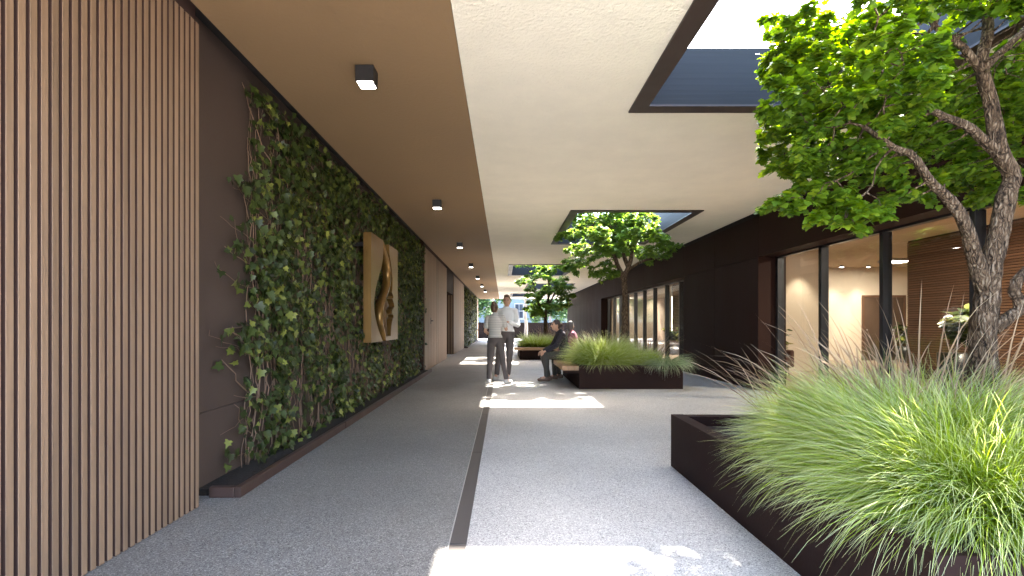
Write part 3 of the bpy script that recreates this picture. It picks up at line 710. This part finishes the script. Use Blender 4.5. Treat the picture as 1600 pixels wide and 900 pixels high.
# ------------------------------------------------------------------ grasses
def blades(name, label, cat, c, n, base_r, ln, th0, th1, width, mtl, seed, box=None, segs=7, az=None, rim=.445, bias=0.0, pw=1.25):
    g = np.random.default_rng(seed)
    t = thing(name, label, cat, c)
    a = g.random(n)*2*math.pi if az is None else az[0]+(az[1]-az[0])*g.random(n)
    br = base_r*np.sqrt(g.random(n)); ba = a + g.normal(0,.7,n)
    base = np.stack([br*np.cos(ba), br*np.sin(ba), np.zeros(n)], 1) + np.array(c)
    L = ln[0]+(ln[1]-ln[0])*g.random(n)**.8; u = g.random(n)
    A0 = th0[0]+(th0[1]-th0[0])*u; A1 = A0 + (th1[0]+(th1[1]-th1[0])*g.random(n))
    dirv = np.stack([np.cos(a), np.sin(a), np.zeros(n)], 1); side = np.stack([-np.sin(a), np.cos(a), np.zeros(n)], 1)
    twist = g.normal(0,.5,n); pos = base.copy(); V = np.zeros((n,segs+1,2,3)); tint = np.zeros((n,segs+1,2)); rb = g.normal(0,.13,n) + .35*(g.random(n) < .05)
    wob = g.normal(0,.12,n)
    for s in range(segs+1):
        q = s/segs; th = A0+(A1-A0)*q**pw
        if s:
            st = (L/segs)[:,None]*(np.sin(th)[:,None]*(dirv+side*(wob*q)[:,None]) + np.cos(th)[:,None]*np.array([0,0,1.0])); pos = pos + st
            if box:
                ins = (pos[:,0] > box[0]-.006) & (pos[:,0] < box[1]+.006) & (pos[:,1] > box[2]-.006) & (pos[:,1] < box[3]+.006)
                pos[ins,2] = np.maximum(pos[ins,2], np.where((pos[ins,0] > box[0]+.115) & (pos[ins,0] < box[1]-.115) & (pos[ins,1] > box[2]+.115) & (pos[ins,1] < box[3]-.115), .37, rim))
            pos[:,2] = np.maximum(pos[:,2], .006)
        w = width*(.55+.45*min(1,q*4))*(1-q**2.2)+.0004
        upv = np.stack([-np.cos(th)*dirv[:,0], -np.cos(th)*dirv[:,1], np.sin(th)], 1)
        sv = side*np.cos(twist)[:,None] + upv*np.sin(twist)[:,None]
        V[:,s,0] = pos-sv*w/2; V[:,s,1] = pos+sv*w/2
        tint[:,s,:] = np.clip(.10+bias+.85*q**2.3+rb, 0, 1)[:,None]
    idx = np.arange(n*(segs+1)*2).reshape(n,segs+1,2)
    F = np.stack([idx[:,:-1,0],idx[:,:-1,1],idx[:,1:,1],idx[:,1:,0]], 3-1).reshape(-1,4)
    me = raw_mesh('blades', (V-np.array(c)).reshape(-1,3), F, tint.reshape(-1))
    stuff(link_mesh('blades', me, mtl, t, True)); return t
FG = 'ornamental_grass'
P1 = PL[0]; P2 = PL[1]; P3 = PL[2]
blades(FG, 'huge yellow-green fountain grass arching over the nearest planter', 'grass', (2.20,2.72,.36), 16500, .36, (.42,.80), (.03,1.1), (.6,1.6), .0034, M['grass'], 21, P1)
blades(FG, 'front fountain grass spilling over the near end of the nearest planter', 'grass', (2.05,2.18,.36), 12500, .30, (.40,.76), (.06,1.08), (.6,1.6), .0034, M['grass'], 22, P1, bias=.08)
blades(FG, 'pale blue-green grass at the far left of the nearest planter', 'grass', (2.15,3.45,.36), 3600, .22, (.30,.55), (.1,1.1), (.5,1.3), .0040, M['grass_pale'], 23, P1)
blades('dry_reeds', 'tan dry reeds around the trunk in the nearest planter', 'reeds', (2.62,3.25,.36), 190, .50, (.70,1.15), (.05,.8), (.2,1.0), .013, M['reed'], 24, P1, segs=8, pw=2.2)
blades('dry_reeds', 'thin tan reeds leaning left behind the pale grass of the nearest planter', 'reeds', (2.2,3.6,.36), 38, .3, (.6,1.0), (.25,.9), (.3,.9), .009, M['reed'], 25, P1, segs=8, az=(1.6,4.4), pw=2.0)
blades(FG, 'bright green grass mound at the left of the middle planter', 'grass', (1.95,10.05,.36), 7500, .34, (.42,.84), (.03,1.0), (.5,1.5), .006, M['grass'], 26, P2, bias=.16)
blades(FG, 'lower green grass tuft by the trunk in the middle planter', 'grass', (2.62,10.05,.36), 2600, .26, (.30,.52), (.03,1.0), (.4,1.3), .007, M['grass'], 27, P2, bias=.06)
blades(FG, 'pale grass drooping over the right front corner of the middle planter', 'grass', (3.05,9.72,.38), 1300, .16, (.30,.62), (.4,1.1), (1.0,2.1), .006, M['grass_pale'], 28, P2, bias=.1)
blades('dry_reeds', 'brown dry reeds left of the trunk in the middle planter', 'reeds', (2.25,10.9,.36), 90, .25, (.5,.95), (.1,.7), (.2,.9), .010, M['reed'], 29, P2, pw=2.0)
blades('dry_reeds', 'brown dry reeds right of the trunk in the middle planter', 'reeds', (2.95,10.7,.36), 190, .35, (.4,.85), (.05,.7), (.2,.9), .009, M['reed'], 30, P2, bias=-.1, pw=2.0)
blades(FG, 'bright grass mound at the left of the far planter', 'grass', (1.15,18.0,.36), 2600, .42, (.35,.70), (.03,1.0), (.4,1.2), .011, M['grass'], 31, P3, bias=.16)
blades(FG, 'darker grass tuft under the tree in the far planter', 'grass', (1.95,18.0,.36), 1500, .30, (.3,.55), (.03,1.0), (.4,1.2), .011, M['grass'], 32, P3, bias=-.08)
blades('dry_reeds', 'reddish dry reeds behind the grass of the far planter', 'reeds', (1.85,18.8,.36), 200, .5, (.4,.95), (.05,.6), (.1,.8), .014, M['reed'], 33, P3, bias=-.1)

# ------------------------------------------------------------------ furniture and plants in the rooms
def armchair(c, label):
    x, y, z = c; t = thing('armchair', label, 'armchair', c)
    for sx in (-1,1):
        for sy in (-1,1): MB().tube([(x+sx*.30,y+sy*.28,z),(x+sx*.27,y+sy*.26,z+.2)], [.014,.022]).build('leg', M['walnut'], t)
        MB().box(x+sx*.34-.05,x+sx*.34+.05,y-.35,y+.33,z+.19,z+.60).build('armrest', M['chair'], t, bevel=.03)
    MB().box(x-.288,x+.288,y-.36,y+.22,z+.2,z+.45).build('seat', M['chair'], t, bevel=.03)
    MB().box(x-.288,x+.288,y+.225,y+.40,z+.2,z+.86).build('backrest', M['chair'], t, bevel=.04)
    return t
armchair((6.35,12.2,.006), 'brown upholstered armchair against the pale partition')
m = MB().box(6.22,6.52,12.22,12.40,.46,.76); o = tag(m.build('cushion', M['cushion'], bevel=.05), 'grey cushion on the brown armchair', 'cushion'); 
t = thing('wall_lamp', 'glowing oval wall lamp on the pale partition', 'wall lamp', (5.75,13.19,1.75))
M['oval'] = mat('opal_lamp_glass', (.9,.85,.75), .4, emit=(1,.84,.62), es=1.1)
MB().ball((5.75,13.15,1.75), .2, 12, 20, (.62,.12,1.25)).build('shade', M['oval'], t, True); MB().box(5.70,5.80,13.165,13.199,1.6,1.9).build('back_plate', M['steel'], t)
def palm(name, label, c, h, n, ln, seed, pot=(.22,.4), mtl=None):
    t = thing(name, label, 'plant', c); x, y, z = c; g = np.random.default_rng(seed)
    MB().tube([(x,y,z),(x,y,z+pot[1]*.5),(x,y,z+pot[1]),(x,y,z+pot[1]-.03)], [pot[0]*.75,pot[0]*.95,pot[0],pot[0]*.85], 18).build('pot', M['black'], t, True)
    m = MB()
    P = []; O = []
    for i in range(n):
        a = g.random()*6.28; lean = .15+.8*g.random(); q = np.array([x,y,z+pot[1]-.02]); s = [tuple(q)]; L = h*(.6+.4*g.random())
        for k in range(9):
            th = lean*(.3+.9*(k/8)**1.3); q = q+np.array([math.sin(th)*math.cos(a), math.sin(th)*math.sin(a), math.cos(th)])*L/9; s.append(tuple(q))
            if k > 2:
                for sd in (-1,1):
                    P.append(q.copy()); O.append(np.array([math.cos(a+sd*1.0), math.sin(a+sd*1.0), .25+.2*g.normal()]))
        m.tube(s, [.008]*5+[.004]*5, 5)
    m.build('stems', M['vine'], t, True); P = np.array(P); O = np.array(O); k = len(P)
    leaf_cloud('fronds', T_OVAL, P, basis(np.stack([g.normal(0,.4,k),g.normal(-.2,.4,k),np.ones(k)],1), O), ln*(.6+.6*g.random(k)), g.beta(2,2,k), mtl or M['ivy'], t)
palm('potted_plant', 'leafy plant in a tall black pot before the walnut slats', (7.05,8.0,.006), .75, 16, .20, 41, (.22,.75))
palm('potted_plant', 'small plant at the left edge of the near window', (5.42,10.1,.006), .75, 12, .14, 42, (.16,.45))
palm('potted_plant', 'plant on the floor of the farther room before the walnut wall', (6.75,20.3,.006), .8, 14, .22, 43, (.22,.4))
palm('potted_plant', 'bare leaved plant beside the lounge doors', (12.7,16.2,.006), .8, 12, .22, 44, (.22,.5))
t = thing('sideboard', 'low walnut sideboard in the farther room', 'sideboard', (7.8,22.4,.006))
MB().box(7.45,8.15,21.6,23.2,.12,.75).build('cabinet', M['walnut'], t, bevel=.01); MB().box(7.42,8.17,21.57,23.23,.752,.78).build('top', M['door'], t)
for sx in (7.5,8.1):
    for sy in (21.7,23.1): MB().tube([(sx,sy,.006),(sx,sy,.12)], .02).build('leg', M['black'], t)

# ------------------------------------------------------------------ beyond the walkway
M['fence'] = mat('dark_fence_board', (.008,.004,.004), .7, var=.15, spec=.2)
t = thing('boundary_fence', 'dark panelled boundary fence beyond the walkway end', 'fence', (2,43,0))
for i in range(12):
    x = -10+i*2; MB().box(x+.04,x+1.96,43.0,43.05,.02,1.36).build('panel', M['fence'], t); MB().box(x-.038,x+.038,42.98,43.07,-.03,1.42).build('post', M['fence'], t)
M['blue'] = mat('pale_blue_render', (.13,.165,.19), .85, var=.06, bump=.15, bscale=15)
M['white'] = mat('white_trim', (.28,.28,.28), .6, var=.05)
M['rooftile'] = mat('grey_roof', (.07,.055,.05), .8, var=.2)
M['pane'] = mat('dark_pane', (.03,.035,.05), .08, var=.05)
t = thing('town_house', 'pale blue house with white framed windows beyond the fence', 'house', (1,63,0))
MB().box(-9,11,60,68,-.03,6.4).build('wall', M['blue'], t)
MB().prism([(-9.5,6.4),(11.5,6.4),(9,9.2),(-7,9.2)], 'y', 59.5, 68.5).build('roof', M['rooftile'], t)
MB().box(-9.05,11.05,59.9,59.998,1.0,1.15).build('string_course', M['white'], t)
for zz in (1.95,4.5):
    for xx in (-7.2,-4.2,-1.2,1.8,4.8,7.8):
        w = MB().box(xx-.55,xx+.55,59.93,59.998,zz-.1,zz+1.75).build('window', M['white'], t)
        for a in (-.45,.03):
            for b0, b1 in ((.02,.78),(.86,1.62)): MB().box(xx+a,xx+a+.42,59.91,59.928,zz+b0,zz+b1).build('pane', M['pane'], w)
        MB().box(xx-.62,xx+.62,59.85,59.928,zz-.2,zz-.102).build('sill', M['white'], w)
def outer(label, base, h, ell, seed, n=2600, ls=.26, tr=.16, bark='bark_grey'):
    g = np.random.default_rng(seed); x, y = base
    t = thing('street_tree', label, 'tree', (x,y,-.03), 'trees beyond the walkway')
    q = [(x,y,-.03),(x+.05,y,h*.3),(x-.04,y,h*.6),(x+.02,y,h)]
    MB().tube(smooth(q), [tr*(1-.5*i/18) for i in range(19)], 12).build('trunk', M[bark], t, True)
    m = MB(); P = []
    for c, r in ell:
        b = np.array([x,y,h*.75]); m.tube([tuple(b), tuple((b+np.array(c))/2+g.normal(0,.1,3)), c], [tr*.4,tr*.25,.02], 6)
        k = int(n*r[0]*r[1]*r[2]/sum(e[1][0]*e[1][1]*e[1][2] for e in ell))
        cl = g.normal(size=(max(6,k//22),3)); cl /= np.linalg.norm(cl,axis=1,keepdims=True); cl *= (g.random((len(cl),1))**.4)
        P.append(np.array(c) + (cl[g.integers(0,len(cl),k)] + g.normal(0,.16,(k,3)))*np.array(r))
    m.build('limbs', M[bark], t, True); P = np.vstack(P); k = len(P)
    leaf_cloud('crown', T_OVAL, P, basis(np.stack([g.normal(0,.6,k),g.normal(-.4,.6,k),np.ones(k)],1), g.normal(size=(k,3))), ls*(.6+.8*g.random(k)), g.beta(2,2,k), M['outleaf'], t)
outer('slim grey trunked tree standing before the fence at the walkway end', (1.78,41.5), 3.6, [((2.1,41.8,3.9),(1.2,1,.9)),((2.9,41.8,2.6),(.9,.7,.8)),((1.3,41.5,4.4),(1.0,.9,.8))], 51, 2600, .2, .17)
outer('leafy tree beyond the fence at the left', (-2.6,50), 3.0, [((-2.5,50,3.4),(1.5,1.2,1.6)),((-1.3,50,3.0),(.9,.9,1.2)),((-3.8,50,3.3),(1.4,1,1.6))], 52, 3000)
outer('leafy tree beyond the fence at the right', (4.4,48), 3.0, [((4.2,48,3.0),(1.5,1.2,1.4)),((5.6,48,2.6),(1.3,1,1.3)),((3.1,48.3,2.1),(.7,.8,.8))], 53, 3000)
outer('tall leafy tree behind the fence before the house', (.1,54), 4.0, [((-.4,54,4.6),(1.3,1.2,1.3)),((.6,54,5.2),(1.5,1.2,1.2))], 56, 2600)
outer('broad tree farther right beyond the fence', (8.5,52), 3.4, [((8.5,52,4),(2.4,1.6,2)),((6.8,52,3),(1.4,1.2,1.4))], 54, 2600)
outer('broad tree farther left beyond the fence', (-7.5,53), 3.4, [((-7.5,53,4),(2.4,1.6,2)),((-5.5,53,3),(1.5,1.2,1.6))], 55, 2600)
# ================================================================== people
def V3(*a): return np.array(a, float)
def unit(v): return v/(np.linalg.norm(v)+1e-9)
class Soup(MB):
    def cap(s, p0, p1, r0, r1, n=10):
        p0, p1 = np.array(p0), np.array(p1); s.tube([tuple(p0), tuple(p1)], [r0, r1], n); s.ball(tuple(p0), r0, 6, n); s.ball(tuple(p1), r1, 6, n); return s
    def ell(s, c, ax, r, m=10, n=16):
        b = len(s.v); s.ball((0,0,0), 1, m, n); A = np.stack(ax, 1)
        for i in range(b, len(s.v)): s.v[i] = tuple(np.array(c) + A @ (np.array(s.v[i])*np.array(r)))
        return s
    def fuse(s, name, mtl, parent, voxel=.010, it=6):
        """one continuous skin over all the shapes"""
        me = bpy.data.meshes.new(name); me.from_pydata(s.v, [], s.f)
        bm = bmesh.new(); bm.from_mesh(me); bmesh.ops.recalc_face_normals(bm, faces=bm.faces); bm.to_mesh(me); bm.free()
        o = bpy.data.objects.new(name, me); COL.objects.link(o)
        m = o.modifiers.new('fuse', 'REMESH'); m.mode = 'VOXEL'; m.voxel_size = voxel; m.use_smooth_shade = True
        k = o.modifiers.new('smooth', 'SMOOTH'); k.factor = .5; k.iterations = it
        dg = bpy.context.evaluated_depsgraph_get(); new = bpy.data.meshes.new_from_object(o.evaluated_get(dg))
        bpy.data.objects.remove(o); off = np.array(parent_loc(parent)); new.name = name
        co = np.empty(len(new.vertices)*3, np.float32); new.vertices.foreach_get('co', co); co = (co.reshape(-1,3)-off).astype(np.float32); new.vertices.foreach_set('co', co.ravel()); new.update()
        new.materials.clear()
        return link_mesh(name, new, mtl, parent, True)
def hand(S, w, d, nrm, side):
    """palm, four unequal bent fingers, thumb from the side of the palm"""
    d = unit(d); nrm = unit(nrm - d*np.dot(nrm, d)); l = np.cross(d, nrm)*side
    c = w + d*.045; S.ell(c, (l, d, nrm), (.040,.050,.016))
    for k, (o, L) in enumerate(((-.030,.060),(-.010,.074),(.011,.078),(.031,.068))):
        a = w + d*.085 + l*o; b = a + d*L*.55 + nrm*.012; e = b + d*L*.32 + nrm*.032; S.cap(a, b, .0095, .009, 6); S.cap(b, e, .009, .0075, 6)
    a = w + d*.030 + l*.036; b = a + l*.026 + d*.034 + nrm*.010; S.cap(a, b, .012, .010, 6); S.cap(b, b + d*.028 + nrm*.010, .010, .008, 6)
def person(label, base, H, f, J, skin, top, low, shoe, hair, sleeve, style, hf=None, group='people in the walkway'):
    """J: joints in metres from the base point, in axes right / forward / up, for a 1.75 m figure"""
    f = unit(V3(*f, 0)); rt = V3(f[1], -f[0], 0); up = V3(0,0,1); k = H/1.75; b = V3(*base)
    P = {n: b + k*(rt*v[0] + f*v[1] + up*v[2]) for n, v in J.items() if n != 'build'}
    t = thing('person', label, 'person', base, group)
    tor = unit(P['neck']-P['pelvis']); fw = unit(f - tor*np.dot(f, tor)); ax = (unit(np.cross(fw, tor)), fw, tor)
    sw = J.get('build', (1,))[0]
    def torso(S, e):
        pv, nk = P['pelvis'], P['neck']; L = np.linalg.norm(nk-pv)
        S.ell(pv+tor*L*.08, ax, (k*.158*sw+e, k*.112+e, k*.13+e)); S.ell(pv+tor*L*.34, ax, (k*.132*sw+e, k*.100+e, k*.15+e))
        S.ell(pv+tor*L*.68, ax, (k*.160*sw+e, k*.112+e, k*.19+e)); S.cap(P['shL'], P['shR'], k*.052+e, k*.052+e); S.cap(P['shL']*.5+P['shR']*.5, nk, k*.075+e, k*.055+e)
    def seg(S, a, c, r0, r1, e): S.cap(P[a], P[c], k*r0+e, k*r1+e)
    hf = unit(V3(*hf, 0)) if hf is not None else f; hr = V3(hf[1], -hf[0], 0); hd = P['head']; hax = (hr, hf, up)
    S = Soup(); torso(S, 0)
    for s in 'LR':
        seg(S,'hip'+s,'knee'+s,.084,.056,0); seg(S,'knee'+s,'ank'+s,.054,.036,0); seg(S,'ank'+s,'toe'+s,.036,.030,0)
        seg(S,'sh'+s,'el'+s,.047,.037,0); seg(S,'el'+s,'wr'+s,.037,.025,0)
        d = P['wr'+s]-P['el'+s] if 'hd'+s not in J else k*(rt*J['hd'+s][0]+f*J['hd'+s][1]+up*J['hd'+s][2])
        hand(S, P['wr'+s], d, f*.3 - up*.5 + (rt if s == 'L' else -rt)*.5, 1 if s == 'L' else -1)
    S.cap(P['neck'], hd - up*k*.06, k*.052, k*.048)
    S.ell(hd, hax, (k*.074,k*.092,k*.112)); S.ell(hd - up*k*.062 + hf*k*.030, hax, (k*.052,k*.056,k*.050))           # skull and jaw
    S.cap(hd + hf*k*.088 + up*k*.012, hd + hf*k*.108 - up*k*.022, k*.008, k*.013, 8)                                 # nose
    S.cap(hd + hf*k*.078 - up*k*.052 - hr*k*.015, hd + hf*k*.078 - up*k*.052 + hr*k*.015, k*.011, k*.011, 8)         # lips
    for s in (-1,1): S.ell(hd + hr*s*k*.074 - hf*k*.006 - up*k*.006, hax, (k*.010,k*.022,k*.032), 6, 8)               # ears
    S.fuse('body', skin, t, .0085, 4)
    m = MB()
    for s in (-1,1): m2 = MB().ball(tuple(hd + hf*k*.082 + hr*s*k*.031 + up*k*.012), k*.012).build('eye', M['black'], t, True)
    # clothes
    S = Soup(); torso(S, .014)
    if style.get('low_hem'): S.ell(P['pelvis'], ax, (k*.165+.012,k*.118+.012,k*.07))
    for s in 'LR':
        e = .013
        if sleeve == 'short': S.cap(P['sh'+s], P['sh'+s]*.35+P['el'+s]*.65, k*.050+e, k*.046+e)
        else: seg(S,'sh'+s,'el'+s,.050,.042,e); S.cap(P['el'+s], P['el'+s]*.08+P['wr'+s]*.92, k*.042+e, k*.030+e)
    o = S.fuse('shirt', top, t, .012, 4)
    if style.get('collar'): Soup().cap(P['neck']-tor*.035*k, P['neck']-tor*.005*k, k*.068, k*.062, 14).build('collar', top, t, True)
    S = Soup(); S.ell(P['pelvis']+tor*k*.015, ax, (k*.160*sw+.020,k*.114+.020,k*.115))
    for s in 'LR': seg(S,'hip'+s,'knee'+s,.088,.063,.010); S.cap(P['knee'+s], P['knee'+s]*.08+P['ank'+s]*.92, k*.062+.008, k*.046+.008); 
    S.fuse('trousers', low, t, .012, 5)
    for s in 'LR':
        S = Soup(); a, c = P['ank'+s], P['toe'+s]; d = unit((c-a)*V3(1,1,0)); heel = V3(a[0],a[1],b[2]) - d*.045*k + up*.045*k
        S.cap(heel, V3(c[0],c[1],b[2])+up*.038*k, k*.044, k*.036); S.cap(heel + d*.05*k + up*.01, a + up*.0, k*.044, k*.046)
        o = S.fuse('shoe', shoe, t, .010, 4)
        for v in o.data.vertices:                                         # flat sole on the ground
            lo = b[2]-t.location.z+.002
            if v.co.z < lo: v.co.z = lo
    S = Soup(); S.ell(hd + up*k*.022 - hf*k*.016, hax, (k*.082,k*.092,k*.104)); S.ell(hd - hf*k*.045 - up*k*.02, hax, (k*.070,k*.058,k*.085))
    if style.get('quiff'): S.ell(hd + up*k*.098 + hf*k*.035, hax, (k*.062,k*.055,k*.034))
    if style.get('bun'): c = style['bun']; S.ell(hd + up*k*c[0] - hf*k*c[1], hax, (k*.05,k*.05,k*.045))
    S.fuse('hair', hair, t, .009, 3)
    return t
SK = mat('skin', (.50,.29,.20), .55, var=.06, vscale=20)
HB = mat('brown_hair', (.10,.055,.03), .5, var=.3, vscale=60, stretch=(1,1,.3)); HD = mat('dark_hair', (.035,.02,.018), .45, var=.3, vscale=60); HG = mat('grey_hair', (.13,.11,.11), .5, var=.3, vscale=60)
def striped(name, a, c, freq):
    m = mat(name, a, .85); n = m.node_tree.nodes; l = m.node_tree.links; g = n.new('ShaderNodeNewGeometry'); w = n.new('ShaderNodeTexWave'); w.wave_type = 'BANDS'; w.bands_direction = 'Z'
    w.inputs['Scale'].default_value = freq; w.inputs['Distortion'].default_value = .6; l.new(g.outputs['Position'], w.inputs['Vector'])
    r = n.new('ShaderNodeValToRGB'); r.color_ramp.elements[0].color = (*a,1); r.color_ramp.elements[1].color = (*c,1); r.color_ramp.elements[0].position = .35; r.color_ramp.elements[1].position = .6
    l.new(w.outputs['Fac'], r.inputs['Fac']); l.new(r.outputs[0], n['Principled BSDF'].inputs['Base Color']); return m
STR = striped('grey_striped_jersey', (.56,.53,.50), (.42,.40,.39), 9)
GT = mat('grey_trousers', (.085,.070,.070), .85, var=.12, vscale=12, bump=.3, bscale=25); DT = mat('dark_grey_trousers', (.05,.047,.046), .85, var=.12, vscale=12, bump=.3, bscale=25)
WS = mat('white_shirt', (.78,.78,.80), .8, var=.06, vscale=9, bump=.35, bscale=14); NV = mat('navy_sweater', (.022,.019,.030), .9, var=.15, bump=.4, bscale=60)
PU = mat('mauve_top', (.24,.085,.13), .9, var=.12, bump=.3, bscale=40); WT = mat('white_shoe', (.55,.53,.52), .6, var=.06); BS = mat('brown_shoe', (.12,.065,.045), .5, var=.15)
# woman seen from behind, one hand raised towards the man
person('person with brown hair bun in striped grey tee seen from behind', (-.155,10.42,0), 1.66, (.25,1), dict(
    pelvis=(-.02,0,.93), neck=(-.035,.02,1.47), head=(-.05,.05,1.62), build=(.95,),
    hipL=(-.10,0,.90), kneeL=(-.14,.03,.50), ankL=(-.155,-.02,.085), toeL=(-.19,.13,.035), hipR=(.07,0,.90), kneeR=(.14,.05,.50), ankR=(.235,-.01,.085), toeR=(.30,.12,.035),
    shL=(-.19,.01,1.40), elL=(-.235,-.03,1.12), wrL=(-.16,.17,1.02), shR=(.145,.02,1.41), elR=(.20,.10,1.16), wrR=(.14,.30,1.24)),
    SK, STR, GT, WT, HB, 'short', dict(bun=(.105,.05)))
person('person in white shirt and grey trousers facing the camera with brown hair', (.03,11.25,0), 1.84, (-.12,-1), dict(
    pelvis=(-.02,0,.95), neck=(-.035,.01,1.49), head=(-.045,.035,1.635), build=(1.06,),
    hipL=(-.10,0,.92), kneeL=(-.10,.03,.51), ankL=(-.06,.0,.085), toeL=(-.08,.15,.035), hipR=(.07,0,.92), kneeR=(.12,.06,.51), ankR=(.17,.06,.085), toeR=(.20,.21,.035),
    shL=(-.215,0,1.42), elL=(-.265,.02,1.13), wrL=(-.10,.22,1.19), shR=(.165,0,1.42), elR=(.20,.06,1.14), wrR=(.05,.26,1.24)),
    SK, WS, GT, WT, HB, 'long', dict(quiff=True, collar=True, low_hem=True))
seat = dict(pelvis=(0,-.02,.545), neck=(0,.13,1.03), head=(0,.205,1.165), build=(1.0,),
    hipL=(-.10,.03,.52), kneeL=(-.13,.43,.55), ankL=(-.12,.42,.085), toeL=(-.13,.58,.035), hipR=(.10,.03,.52), kneeR=(.12,.46,.53), ankR=(.10,.34,.085), toeR=(.11,.50,.035),
    shL=(-.20,.10,.98), elL=(-.22,.24,.74), wrL=(-.14,.42,.63), shR=(.20,.10,.98), elR=(.22,.24,.72), wrR=(.14,.44,.62), hdL=(.0,.1,-.05), hdR=(.0,.1,-.05))
person('person in navy sweater seated on the wooden planter seat, facing left', (1.32,10.95,0), 1.78, (-1,-.08), seat, SK, NV, DT, BS, HD, 'long', dict(bun=(.01,.105)), hf=(-1,-.25))
seat2 = dict(seat); seat2.update(neck=(0,.05,1.02), head=(.0,.09,1.165), shL=(-.18,.03,.97), shR=(.18,.03,.97), elL=(-.21,.12,.72), elR=(.21,.12,.72), wrL=(-.10,.34,.64), wrR=(.10,.34,.64))
person('person in mauve top seated behind the one in navy', (1.55,11.22,0), 1.74, (-1,.25), seat2, SK, PU, DT, BS, HG, 'long', dict(), hf=(.25,1))
